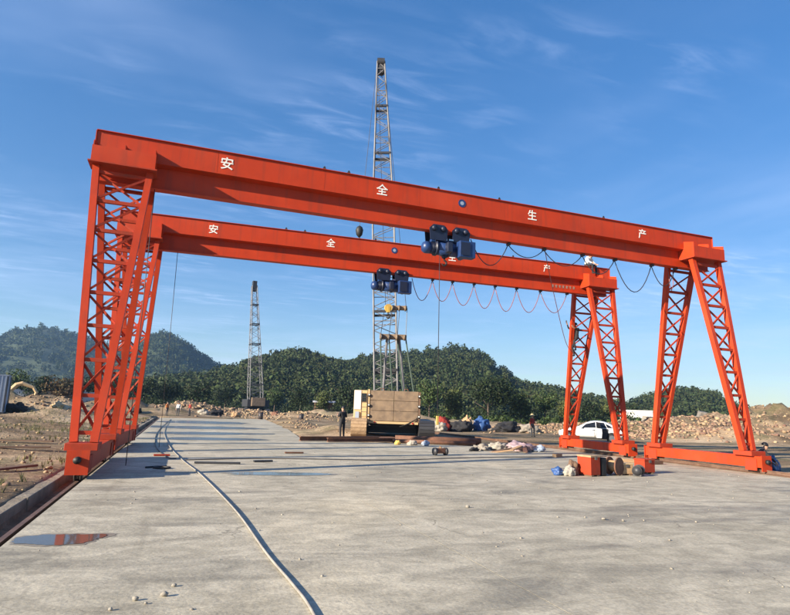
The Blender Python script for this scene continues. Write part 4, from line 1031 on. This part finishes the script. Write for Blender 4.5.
# seated on the far girder
p = FM @ Vector((20.75, 0.0, GT))
person('worker in white shirt sitting on top of the farther girder', p + Vector((0, 0, -0.87)), R_(20), dict(wai=(0, -0.03, 1.10), che=(0, -0.14, 1.30), nck=(0, -0.24, 1.41), jaw=(0, -0.31, 1.45), cra=(0, -0.33, 1.535), shl=(0.18, -0.16, 1.35), shr=(-0.18, -0.16, 1.35), ell=(0.25, -0.28, 1.12), elr=(-0.25, -0.28, 1.12), wrl=(0.18, -0.46, 1.02), wrr=(-0.18, -0.46, 1.02), knl=(0.15, -0.43, 0.98), knr=(-0.15, -0.43, 0.98), anl=(0.15, -0.47, 0.56), anr=(-0.15, -0.44, 0.56)), M_whitecloth, M_darkcloth, M_whitecloth)
p = FM @ Vector((20.72, 1.02, 4.75))
person('worker in dark clothes climbing inside the far right lattice leg', p, R_(-70), dict(elr=(-0.26, -0.22, 1.45), wrr=(-0.22, -0.40, 1.66), ell=(0.25, -0.24, 1.30), wrl=(0.20, -0.42, 1.42), knl=(0.13, -0.36, 0.72), anl=(0.12, -0.20, 0.35), knr=(-0.12, -0.14, 0.50)), M_darkcloth, M_darkcloth)
person('worker crouching behind the near end of the right end beam', (21.95, -1.75, gs(21.95, -1.75) - 0.02), R_(60), dict(pel=(0, 0.18, 0.33), wai=(0, 0.12, 0.47), che=(0, -0.02, 0.67), nck=(0, -0.10, 0.80), jaw=(0, -0.15, 0.87), cra=(0, -0.15, 0.955), shl=(0.18, -0.03, 0.73), shr=(-0.18, -0.03, 0.73), ell=(0.25, -0.22, 0.52), elr=(-0.25, -0.22, 0.52), wrl=(0.16, -0.40, 0.36), wrr=(-0.16, -0.40, 0.36), hil=(0.11, 0.16, 0.32), hir=(-0.11, 0.16, 0.32), knl=(0.17, -0.24, 0.45), knr=(-0.17, -0.24, 0.45), anl=(0.14, 0.0, 0.09), anr=(-0.14, 0.0, 0.09)), M_darkcloth, M_darkcloth)
for x, y, sh, lb in ((1.9, 60.5, M_whitecloth, 'small far worker in white at the end of the yard'), (0.6, 61.5, M_orangecloth, 'small far worker in orange left of the white one'), (3.3, 62.5, M_redcloth, 'small far worker in red right of the white one')):
    person(lb, (x, y, gs(x, y)), random.uniform(-1, 1), dict(), sh, M_trouser)

# ------------------------------------------------------------------ lumps, clutter
def lump(name, label, cat, loc, dims, m, seed, rz=0.0, flat=0.0, kids=None, group=None, amp=0.35):
    """a sagging bag or bundle: rounded mass with folds, flat underneath."""
    bm = bmesh.new(); bmesh.ops.create_icosphere(bm, subdivisions=4, radius=1)
    for v in bm.verts:
        c = v.co.copy(); k = 1 + amp * noise.noise(c * 1.4 + Vector((seed, 0, 0))) + amp * 0.45 * noise.noise(c * 4 + Vector((0, seed, 0)))
        k += amp * 0.5 * (abs(noise.noise(c * 2.6 + Vector((seed, seed, 1)))) - 0.25) * 2 + 0.05 * amp * noise.noise(c * 7 + Vector((1, 2, seed)))
        c *= k; c.z = max(c.z, -0.55) + 0.55
        v.co = (c.x * dims[0] / 2, c.y * dims[1] / 2, c.z * dims[2] / 1.55)
    me = bpy.data.meshes.new(name); bm.to_mesh(me); bm.free(); me.materials.append(m)
    me.polygons.foreach_set('use_smooth', [True] * len(me.polygons))
    o = bpy.data.objects.new(name, me); col.objects.link(o); o.location = loc; o.rotation_euler = (0, 0, rz)
    return tag(o, label, cat, group)
def put(x, y): return (x, y, 0.004 if in_slab(x, y) else gs(x, y) - 0.02)

# tool boxes and parts beside the right end beams
def tool_box(label, x, y, rz, sx, sy, sz, m, m2):
    r = empty('tool_box', put(x, y), rz, label, 'box', 'boxes on the slab')
    MB().box(-sx / 2, sx / 2, -sy / 2, sy / 2, 0.04, sz - 0.05).build('body', m, r, bevel=0.01)
    MB().box(-sx / 2 - 0.012, sx / 2 + 0.012, -sy / 2 - 0.012, sy / 2 + 0.012, sz - 0.05, sz).build('lid', m2, r, bevel=0.008)
    for a in (-1, 1): MB().box(a * sx * 0.3 - 0.05, a * sx * 0.3 + 0.05, -sy / 2, sy / 2, 0, 0.04).build('skid', M_dwood, r)
    MB().box(-0.05, 0.05, -sy / 2 - 0.03, -sy / 2 - 0.012, sz - 0.12, sz - 0.03).build('latch', M_steel, r)
tool_box('orange-red tool box with dark right side left of the cable reel', 13.72, -2.55, R_(12), 0.42, 0.50, 0.60, M_redd, M_mud)
lumpb = MB().box(-0.11, 0.11, -0.3, 0.3, 0, 0.54).build('dark_side_block', M_black, None, bevel=0.03)  # black block added for the dark right side of the tool box
lumpb.location = (14.10, -2.42, 0.004); lumpb.rotation_euler = (0, 0, R_(12)); tag(lumpb, 'black upright block for the dark right side of the orange tool box', 'stack')
r = empty('cable_reel', put(14.75, -2.45), R_(20), 'rusty red cable reel standing right of the tool box', 'reel')
for yy in (-0.16, 0.16): MB().tube([(0, yy - 0.02, 0.27), (0, yy + 0.02, 0.27)], 0.27, 20).build('reel_flange', M_rust, r)
MB().tube([(0, -0.14, 0.27), (0, 0.14, 0.27)], 0.17, 16).build('cable_winding', M_wood, r, True)
tool_box('small open wooden crate right of the cable reel', 15.18, -2.35, R_(-8), 0.42, 0.4, 0.36, M_wood, M_cream)
r = empty('gear_motor', put(15.42, -2.72), R_(35), 'small dark gear motor in front of the wooden crate', 'motor')
MB().tube([(-0.2, 0, 0.16), (0.12, 0, 0.16)], 0.13, 16).build('motor_body', M_boomdark, r, True)
for k in range(5): MB().tube([(-0.17 + k * 0.055, 0, 0.16), (-0.155 + k * 0.055, 0, 0.16)], 0.15, 16).build('cooling_fin', M_black, r)
MB().tube([(0.12, 0, 0.17), (0.26, 0, 0.17)], [0.17, 0.15], 14).build('gear_head', M_steel, r, True)
MB().box(-0.16, 0.2, -0.12, 0.12, 0, 0.06).build('base_plate', M_boomdark, r)
tool_box('orange-red box touching the near crane end beam', 16.35, -2.0, R_(5), 0.46, 0.42, 0.46, M_redd, M_redd)
lump('blue_bag', 'small blue and white bag left of the orange tool box', 'bag', put(12.75, -2.35), (0.34, 0.3, 0.24), M_tarp, 3)
lump('white_bag', 'white plastic bag between the blue bag and a brown bundle', 'bag', put(13.02, -2.55), (0.36, 0.3, 0.26), M_sack, 4)
lump('brown_bundle', 'brown bundle at the right of the small bags', 'bundle', put(13.28, -2.35), (0.32, 0.34, 0.42), M_dwood, 6)
lump('blue_sheet', 'bright blue plastic sheet bundle beyond the right end beam', 'sheet', put(22.75, -1.5), (0.85, 0.5, 0.55), M_tarp, 8, R_(30))
# timber props along the end beams
for i, (x, y, a, ln) in enumerate(((19.6, 0.9, 8, 0.7), (18.9, 1.6, -14, 0.5), (17.3, 4.0, 30, 0.6))):
    o = MB().box(-ln / 2, ln / 2, -0.09, 0.09, 0, 0.14).build('timber_block', M_wood if i else M_dwood, None, bevel=0.008)
    o.location = (x, y, 0.004); o.rotation_euler = (0, 0, R_(a)); tag(o, ['dark timber block beside the near right end beam', 'pale timber block left of the dark one at the near right end beam', 'pale timber block beside the far right end beam'][i], 'timber', 'timber blocks on the slab')

# rusty beams lying in front of the crawler crane
def hbeam(label, x0, y0, x1, y1, z, s=0.3, pipe=False):
    p, q = Vector((x0, y0, z)), Vector((x1, y1, z))
    m = MB()
    if pipe: m.tube([p + Vector((0, 0, s / 2)), q + Vector((0, 0, s / 2))], s / 2, 16)
    else:
        m.bar(p + Vector((0, 0, 0.015)), q + Vector((0, 0, 0.015)), s, 0.03); m.bar(p + Vector((0, 0, s / 2)), q + Vector((0, 0, s / 2)), 0.02, s - 0.06); m.bar(p + Vector((0, 0, s - 0.015)), q + Vector((0, 0, s - 0.015)), s, 0.03)
    o = m.build('steel_pipe' if pipe else 'steel_beam', M_rust, None, pipe); tag(o, label, 'pipe' if pipe else 'beam', 'rusty steel in front of the crawler crane')
hbeam('rusty H-beam nearest the standing dark-clothed worker', 7.9, 12.6, 12.6, 13.9, 0.03, 0.22)
hbeam('rusty H-beam lying just in front of the crawler tracks', 9.2, 12.0, 14.4, 13.3, 0.03, 0.20)
hbeam('thick rusty pipe lying right of the crawler tracks', 13.2, 12.9, 17.6, 11.3, 0.04, 0.34, True)
hbeam('thinner rusty pipe in front of the thick one', 12.8, 12.2, 16.9, 10.6, 0.02, 0.20, True)
o = MB().box(-2.2, 2.2, -0.8, 0.8, 0, 0.05).build('steel_plate', M_rust); o.location = (12.3, 15.2, gs(12.3, 15.2) + 0.06); o.rotation_euler = (0, 0, R_(15)); tag(o, 'rusty flat steel plate at the foot of the crawler crane', 'plate')
# litter on the slab in front of the beams
lump('yellow_jerrycan', 'yellow and white container in front of the rusty pipe', 'can', put(12.6, 10.9), (0.3, 0.24, 0.24), M_yellow, 2)
lump('white_bag', 'white bag right of the yellow container by the rusty pipe', 'bag', put(13.3, 10.6), (0.55, 0.35, 0.24), M_sack, 12)
lump('blue_white_bag', 'bluish bag just right of the white one by the rusty pipe', 'bag', put(13.9, 10.3), (0.4, 0.32, 0.26), M_contb, 14)
r = empty('valve_assembly', put(12.0, 4.4), R_(10), 'small brown machine part with two dark round ends on the open slab', 'machine part'); r.scale = (0.8, 0.8, 0.8)
MB().tube([(-0.38, 0, 0.2), (-0.26, 0, 0.2)], 0.19, 16).build('wheel', M_boomdark, r, True); MB().tube([(0.26, 0, 0.2), (0.38, 0, 0.2)], 0.19, 16).build('wheel', M_boomdark, r, True)
MB().box(-0.25, 0.25, -0.12, 0.12, 0.1, 0.36).build('casing', M_rust, r, bevel=0.03); MB().tube([(0, 0, 0.36), (0, 0, 0.44)], 0.07, 10).build('nozzle', M_wood, r)
# heap of sheets and planks
for i, (x, y, dx, dy, dz, m, lb) in enumerate((
    (17.5, 7.3, 1.1, 0.8, 0.42, M_pink, 'pinkish crumpled plastic sheet heap left of the far right end beam'), (18.4, 7.1, 0.7, 0.5, 0.28, M_contb, 'bluish crumpled sheet at the right of the pink heap'), (16.6, 7.8, 0.9, 0.6, 0.35, M_sack, 'dirty white sheet at the left of the pink heap'), (15.6, 7.6, 0.8, 0.5, 0.26, M_conc_old, 'grey rag heap at the left end of the sheets'), (14.9, 7.0, 0.6, 0.3, 0.16, M_darkcloth, 'dark flattened rag left of the grey rags'))):
    lump('crumpled_sheet', lb, 'sheet', put(x, y), (dx, dy, dz), m, 30 + i * 3, random.uniform(-0.5, 0.5), group='crumpled sheets', amp=0.55)
for i, (x, y, a, t, m) in enumerate(((16.9, 6.6, 35, 0.16, M_wood), (16.2, 6.7, 10, 0.05, M_dwood), (17.3, 6.5, 60, 0.10, M_rust), (15.9, 6.3, -20, 0.02, M_wood))):
    o = MB().box(-0.55, 0.55, -0.09, 0.09, 0, 0.045).build('plank', m); o.location = (x, y, 0.01 + t); o.rotation_euler = (R_(2), R_(-8), R_(a))
    tag(o, ['pale plank leaning on the pink sheet heap', 'dark plank left of the pale leaning one', 'rust-red board in front of the pink sheets', 'pale plank flat on the slab left of the sheets'][i], 'plank', 'planks by the sheet heap')
# camp clutter under the trees
CL = [(20.6, 30.5, 2.2, 1.2, 1.0, M_darkcloth, 'dark covered bundle', 'right of the crawler tracks'), (22.4, 31.0, 1.2, 0.9, 0.8, M_sack, 'white sack', 'right of the dark covered bundle'), (23.6, 30.0, 1.3, 0.9, 0.9, M_sack, 'lumpy pale sack', 'left of the red bundle'), (24.8, 31.5, 1.5, 1.0, 1.2, M_redcloth, 'dark red bundle', 'among the sacks'), (26.3, 31.0, 2.0, 1.1, 1.0, M_darkcloth, 'black covered heap', 'between the red bundle and the blue tarpaulin'), (27.4, 32.0, 1.0, 0.8, 1.3, M_wood, 'tan wrapped bundle', 'just left of the blue tarpaulin'), (29.2, 32.5, 1.5, 1.1, 1.2, M_tarp, 'bright blue tarpaulin heap', 'under the darkest tree'), (31.2, 31.0, 2.4, 1.2, 0.95, M_darkcloth, 'long dark heap', 'right of the blue tarpaulin'), (32.9, 30.0, 1.6, 1.0, 0.8, M_conc_old, 'grey heap', 'just left of the straw-hatted worker'), (21.5, 29.0, 1.0, 0.7, 0.5, M_wood, 'small tan bundle', 'in front of the white sack')]
for i, (x, y, dx, dy, dz, m, a, b) in enumerate(CL):
    lump('covered_heap', a + ' ' + b, 'heap', put(x, y), (dx, dy, dz), m, 60 + i * 5, random.uniform(-0.4, 0.4), group='heaps of site goods', amp=0.5)

# ------------------------------------------------------------------ stones and rubble
def stone_mesh(seed, sub=1):
    g = random.Random(seed); bm = bmesh.new(); bmesh.ops.create_icosphere(bm, subdivisions=sub, radius=1)
    sx, sy, sz = g.uniform(0.8, 1.2), g.uniform(0.55, 1.0), g.uniform(0.4, 0.75)
    for v in bm.verts:
        k = g.uniform(0.72, 1.12); v.co = Vector((v.co.x * sx * k, v.co.y * sy * k, v.co.z * sz * k))
    V = np.array([v.co[:] for v in bm.verts]); F = np.array([[v.index for v in f.verts] for f in bm.faces]); bm.free(); return V, F
STONES = [stone_mesh(i) for i in range(8)]
def rubble(name, label, pts, m):
    Vs, Fs, k = [], [], 0
    for x, y, z, s in pts:
        V, F = STONES[random.randrange(8)]
        e = Matrix.Rotation(random.uniform(0, 6.28), 3, 'Z') @ Matrix.Rotation(random.uniform(-0.8, 0.8), 3, 'X')
        W = (V @ np.array(e).T) * s + np.array([x, y, z]); Vs.append(W); Fs.append(F + k); k += len(V)
    o = bpy.data.objects.new(name, np_mesh(name, np.concatenate(Vs), np.concatenate(Fs), m)); col.objects.link(o); tag(o, label, 'rubble', kind='stuff')
def scatter(n, cx, cy, rx, ry, a, smin, smax, pw=2.5):
    out = []
    while len(out) < n:
        u, v = random.gauss(0, 0.5) * rx, random.gauss(0, 0.5) * ry
        x, y = cx + u * math.cos(a) - v * math.sin(a), cy + u * math.sin(a) + v * math.cos(a)
        if in_slab(x, y, 0.3): continue
        s = smin + (smax - smin) * random.random() ** pw; out.append((x, y, gs(x, y) + s * 0.2, s))
    return out
rubble('brick_rubble', 'reddish brick rubble spread between the near right crane legs', scatter(2600, 46, 23, 11, 4.5, -0.6, 0.04, 0.26) + scatter(900, 52, 29, 9, 5, -0.5, 0.05, 0.3), M_brick)
rubble('stone_rubble', 'pale broken stone over the banks at the right', scatter(1700, 53, 33, 12, 7, -0.5, 0.04, 0.34, 4.5) + scatter(1400, 40, 33, 12, 6, -0.4, 0.04, 0.26, 3.5) + scatter(150, 66, 29, 10, 6, 0.3, 0.04, 0.16, 4), M_rock)
rubble('earth_clods', 'clods and stones on the bare earth left of the trench', [(x, y, gs(x, y) + 0.02, 0.02 + 0.10 * random.random() ** 3) for x, y in ((-0.6 - 13 * random.random() ** 1.4, random.uniform(-12, 45)) for _ in range(1500))], M_rock)
rubble('bank_stones', 'broken stone along the earth bank beyond the yard', scatter(900, 8, 78, 12, 4, 0, 0.07, 0.42, 3.5) + scatter(700, 18, 62, 9, 5, -0.2, 0.05, 0.3, 3.5) + scatter(500, -10, 50, 9, 4, 0.2, 0.05, 0.25, 3.5) + scatter(350, 12.5, 32, 1.6, 9, -0.05, 0.03, 0.16, 3), M_rock)
rubble('grit', 'fine grit and crumbs scattered over the slabs', [(random.uniform(0.5, 20.5), -13 + 22 * random.random(), 0.006, 0.006 + 0.022 * random.random() ** 4) for _ in range(900)], M_conc_old)
PEB = [(1.60, -11.62, 0.030, 'leftmost of the cluster at the bottom left'), (1.78, -11.40, 0.045, 'palest of the cluster at the bottom left'), (1.87, -11.52, 0.026, 'small one in the cluster at the bottom left'), (2.02, -11.34, 0.050, 'largest of the cluster at the bottom left'), (2.10, -11.05, 0.032, 'rearmost of the cluster at the bottom left'),
       (7.2, -7.3, 0.06, 'lone pale one in the middle of the slab'), (9.05, -8.80, 0.055, 'largest in the crumb line at the right'), (9.31, -8.98, 0.042, 'angular one in the crumb line at the right'), (8.83, -8.58, 0.032, 'small one in the crumb line at the right'), (9.72, -9.02, 0.030, 'rightmost in the crumb line at the right'), (8.35, -8.47, 0.028, 'leftmost in the crumb line at the right'), (8.9, -10.4, 0.030, 'near the lower right frame edge'), (10.6, -9.3, 0.034, 'standing alone right of the crumb line')]
for i, (x, y, s, lb) in enumerate(PEB):
    V, F = stone_mesh(100 + i, 1); V = V * s * 0.8
    o = bpy.data.objects.new('concrete_crumb', np_mesh('concrete_crumb', V, F, M_conc_old)); col.objects.link(o); o.location = (x, y, s * 0.42)
    tag(o, 'small broken concrete lump, ' + lb, 'stone', 'concrete lumps on the slab')
BLK = ['broken concrete block on the bank, ' + t for t in ('just right of the near far leg', 'behind the one right of the near far leg', 'hidden half by the near far leg', 'in the middle between the near right legs', 'right of the middle one between the near right legs', 'left of the near far leg', 'lowest of those between the near right legs', 'just left of the near right leg', 'low down in the middle of the bank', 'farthest left beside the white container', 'half behind the near right leg', 'highest of those between the near right legs', 'second from left beside the white container', 'in front of the white container')]
for i in range(14):
    x, y = [(55.5, 36), (57, 37.5), (54, 36.6), (58.6, 37), (60, 38.5), (53, 38), (56.2, 34.5), (61.8, 37.2), (59, 34.2), (51.5, 35), (63, 35.6), (57.8, 39.5), (50, 37.5), (48.6, 36)][i]
    sx, sy, sz = random.uniform(0.6, 1.5), random.uniform(0.5, 1.0), random.uniform(0.5, 1.0)
    o = MB().prism([(-sx / 2, 0), (sx / 2, 0.05), (sx / 2 * 0.9, sz), (-sx / 2 * random.uniform(0.6, 1), sz * 0.9)], 'y', -sy / 2, sy / 2).build('concrete_block', M_conc_old, None, bevel=0.03)
    o.location = (x, y, gs(x, y) - 0.1); o.rotation_euler = (random.uniform(-0.25, 0.25), random.uniform(-0.25, 0.25), random.uniform(0, 3))
    tag(o, BLK[i], 'block', 'dumped concrete blocks')
# weeds on the bare earth
V = []
for _ in range(3200):
    x, y = -0.8 - 14 * random.random() ** 1.2, random.uniform(-8, 56)
    if fbm(x, y, 0.22) < 0.02: continue
    z = gs(x, y)
    for k in range(8):
        a = random.uniform(0, 6.28); hgt = random.uniform(0.04, 0.20); w = 0.009; dx, dy = math.cos(a), math.sin(a); ex, ey = dx * hgt * 0.5, dy * hgt * 0.5
        V += [(x - dy * w, y + dx * w, z - 0.02), (x + dy * w, y - dx * w, z - 0.02), (x + ex + dy * w * 0.4, y + ey - dx * w * 0.4, z + hgt), (x + ex - dy * w * 0.4, y + ey + dx * w * 0.4, z + hgt)]
V = np.array(V); o = bpy.data.objects.new('weeds', np_mesh('weeds', V, np.arange(len(V)).reshape(-1, 4), M_weed)); col.objects.link(o); tag(o, 'sparse weeds on the bare earth at the left', 'weeds', kind='stuff')

# ------------------------------------------------------------------ hose, cables and tools on the slab
o = MB().tube(smooth_path([(1.3, 46, 0.03), (1.25, 22.4, 0.03), (1.7, 9, 0.03), (2.2, 2.1, 0.03), (2.62, -1.9, 0.03), (3.0, -6.9, 0.03), (3.12, -10, 0.02), (3.20, -11.3, 0.02), (3.22, -12.2, 0.02), (3.1, -14.5, 0.03)]), 0.014, 8).build('hose', M_hose, None, True)
tag(o, 'long pale hose lying down the middle of the slab toward the camera', 'hose')
o = MB().tube(smooth_path([(1.3, 46, 0.02), (0.95, 22, 0.02), (1.2, 9, 0.02), (1.75, 3.0, 0.02), (2.05, 2.4, 0.02)]), 0.015, 6).build('cable', M_cable, None, True)
tag(o, 'thin dark cable beside the pale hose at the left of the slab', 'cable')
o = MB().tube(smooth_path([(2.3, 2.0, 0.015), (5, 2.6, 0.015), (9, 2.2, 0.015), (13, 3.4, 0.015), (17, 4.0, 0.015), (20.2, 4.4, 0.015)]), 0.016, 6).build('cable', M_cable, None, True)  # dark tube stands in for the crane leg's shadow line on the slab
tag(o, 'thin dark tube standing for a leg shadow across the slab under the nearer girder', 'cable')
o = MB().tube(smooth_path([(1.3, -0.3, 0.02), (1.6, -0.1, 0.02), (1.9, -0.3, 0.02), (1.75, -0.55, 0.02), (1.5, -0.35, 0.02), (1.8, 0.0, 0.02)]), 0.03, 7).build('coiled_lead', M_black, None, True)
tag(o, 'black coiled lead on the shaded slab by the left end beam', 'cable')
for i, (x, y, a, ln, m, lb) in enumerate(((1.6, 3.5, 5, 0.5, M_redd, 'short orange offcut on the slab by the far left end beam'), (3.2, 0.9, -8, 1.3, M_boomdark, 'dark steel bar lying right of the hose'), (4.6, 1.5, 12, 0.6, M_boomdark, 'short dark bar right of the longer one'), (6.2, 4.9, 4, 0.7, M_rust, 'short rusty bar in mid slab'))):
    o = MB().bar((-ln / 2, 0, 0.03), (ln / 2, 0, 0.03), 0.12, 0.05).build('steel_offcut', m); o.location = (x, y, 0.004); o.rotation_euler = (0, 0, R_(a)); tag(o, lb, 'offcut', 'steel offcuts')
for i, (x, y, a, ln, lb) in enumerate(((-2.7, 4.7, 5, 1.7, 'dark plank lying on the earth left of the near leg'), (-3.6, 8.5, -8, 2.4, 'long weathered plank farther back on the left earth'), (-1.5, -1.2, 60, 1.2, 'short weathered plank beside the near left end beam'))):
    o = MB().box(-ln / 2, ln / 2, -0.11, 0.11, 0, 0.05).build('plank', M_dwood); o.location = (x, y, gs(x, y) + 0.06); o.rotation_euler = (0, 0, R_(a)); tag(o, lb, 'plank', 'planks on the left earth')

# ------------------------------------------------------------------ far buildings and machines
def container(label, x, y, z, rz, lx, ly, hz, m, cat='container'):
    r = empty('shipping_container', (x, y, z), rz, label, cat)
    MB().box(-lx / 2, lx / 2, -ly / 2, ly / 2, 0.15, hz - 0.08).build('wall', m, r)
    MB().box(-lx / 2 - 0.05, lx / 2 + 0.05, -ly / 2 - 0.05, ly / 2 + 0.05, hz - 0.08, hz).build('roof', m, r)
    MB().box(-lx / 2 - 0.04, lx / 2 + 0.04, -ly / 2 - 0.04, ly / 2 + 0.04, 0, 0.15).build('base_frame', M_boomdark, r)
    n = int(lx / 0.28)
    for k in range(n):
        xx = -lx / 2 + (k + 0.5) * lx / n; MB().box(xx - 0.05, xx + 0.05, -ly / 2 - 0.035, -ly / 2, 0.16, hz - 0.09).build('rib', m, r)
    for xx in (-lx / 4, lx / 4): MB().box(lx / 2, lx / 2 + 0.03, xx - ly / 5, xx + ly / 5, 0.2, hz - 0.15).build('door', M_boomdark, r)
container('long white container beyond the rubble between the right legs', 76.4, 63.6, 0.6, R_(-43), 5.2, 2.4, 2.5, M_cont)
container('pale blue-grey site cabin cut by the left frame edge', -15.75, 45.5, gs(-15, 46) + 0.05, R_(8), 5.4, 2.6, 3.5, M_contb, 'cabin')
r = empty('boundary_wall', (-22, 91, gs(-22, 91)), R_(3), 'low limewashed boundary wall below the trees at the left', 'wall')
for k in range(8):
    MB().box(-9 + k * 2.6, -9 + k * 2.6 + 2.45, -0.12, 0.12, -0.5, 3.0).build('wall_panel', M_wallp, r)
    MB().box(-9.16 + k * 2.6, -9.0 + k * 2.6, -0.2, 0.2, -0.5, 3.25).build('pier', M_wallp, r)
ex = empty('excavator', (-20.6, 70, gs(-20.6, 70)), R_(4), 'pale yellow excavator reaching right on the bank at the left edge', 'excavator')
for sy in (-1, 1): MB().prism([(-1.6, 0.4), (-1.3, 0), (1.3, 0), (1.6, 0.4), (1.3, 0.8), (-1.3, 0.8)], 'y', sy * 1.0 - 0.25, sy * 1.0 + 0.25).build('track', M_boomdark, ex)
MB().box(-1.9, 1.3, -1.1, 1.1, 0.95, 1.9).build('house', M_yellow, ex, bevel=0.1)
cbx = MB().box(0.2, 1.3, -1.1, -0.1, 1.9, 2.9).build('cab', M_yellow, ex, bevel=0.08); MB().box(0.35, 1.2, -1.115, -1.102, 2.1, 2.8).build('window', M_glass, cbx)
MB().tube([(1.2, 0.2, 1.6), (2.6, 0.2, 3.3), (3.2, 0.2, 3.5), (4.6, 0.2, 3.0)], [0.28, 0.30, 0.28, 0.2], 8).build('boom', M_cream, ex)
MB().tube([(4.4, 0.2, 3.2), (4.9, 0.2, 2.4), (4.6, 0.2, 1.6)], [0.2, 0.2, 0.14], 8).build('stick', M_cream, ex)
MB().prism([(4.3, 1.7), (4.9, 1.7), (5.1, 1.1), (4.7, 0.8), (4.2, 1.1)], 'y', -0.3, 0.7).build('bucket', M_boomdark, ex)
sh = empty('shed', (29.5, 99, gs(29.5, 99)), R_(-12), 'low shed with pale roof in front of the trees', 'shed')
MB().box(-2, 2, -1.5, 1.5, -0.5, 2.7).build('wall', M_dwood, sh); MB().prism([(-1.8, 2.7), (1.8, 3.0), (1.8, 3.1), (-1.8, 2.8)], 'x', -2.3, 2.3).build('roof', M_wallp, sh)
MB().box(-0.4, 0.5, -1.53, -1.5, -0.2, 1.9).build('door', M_boomdark, sh)
for i, (x, y, dx, dy, dz, m, lb) in enumerate(((5.2, 66, 1.3, 0.9, 0.8, M_sack, 'pale sack heap right of the far workers'), (7.0, 68, 1.8, 1.0, 0.9, M_darkcloth, 'dark bundle right of the pale sack heap at the yard end'), (9.4, 66, 1.2, 0.9, 0.7, M_wood, 'tan bundle near the foot of the farther lattice crane'), (-3.0, 63, 1.5, 1.0, 0.8, M_darkcloth, 'dark bundle left of the far workers'), (-12.6, 47.5, 2.2, 1.2, 0.9, M_darkcloth, 'dark heap beside the pale site cabin'), (-9.4, 49, 1.4, 0.9, 0.7, M_cream, 'cream bundle on the bank right of the site cabin'), (14.8, 66, 1.4, 1.0, 0.8, M_rust, 'rusty heap right of the yard end'))):
    lump('covered_heap', lb, 'heap', put(x, y), (dx, dy, dz), m, 140 + i * 7, 0.3 * i, group='heaps at the far end', amp=0.5)
# wheelbarrows and barrels near the far end of the yard
for i, (x, y, m, lb) in enumerate(((11.6, 57, M_boomdark, 'dark drum on the far edge of the yard'), (16.5, 56, M_boomdark, 'dark drum lying on the sand right of the yard end'))):
    r = empty('oil_drum', put(x, y), 0.4 * i, lb, 'drum', 'oil drums'); MB().tube([(0, 0, 0), (0, 0, 0.88)], 0.29, 16).build('barrel', m, r, True)
    for z in (0.02, 0.3, 0.6, 0.86): MB().tube([(0, 0, z - 0.015), (0, 0, z + 0.015)], 0.305, 16).build('hoop', M_rust, r)

# ------------------------------------------------------------------ haze
hz = MB().box(-1760, 1760, -1760, 1760, -4, 165).build('haze', mat('unused_haze', (1, 1, 1)))
hm = bpy.data.materials.new('haze_air'); hm.use_nodes = True
hn, hl = hm.node_tree.nodes, hm.node_tree.links; hn.clear()
ho = hn.new('ShaderNodeOutputMaterial'); hv = hn.new('ShaderNodeVolumePrincipled')
hv.inputs['Color'].default_value = (0.36, 0.62, 1.0, 1); hv.inputs['Density'].default_value = 0.00022; hv.inputs['Anisotropy'].default_value = 0.3
hl.new(hv.outputs[0], ho.inputs['Volume'])
hz.data.materials.clear(); hz.data.materials.append(hm)
tag(hz, 'thin pale haze over the whole landscape', 'haze', kind='stuff')
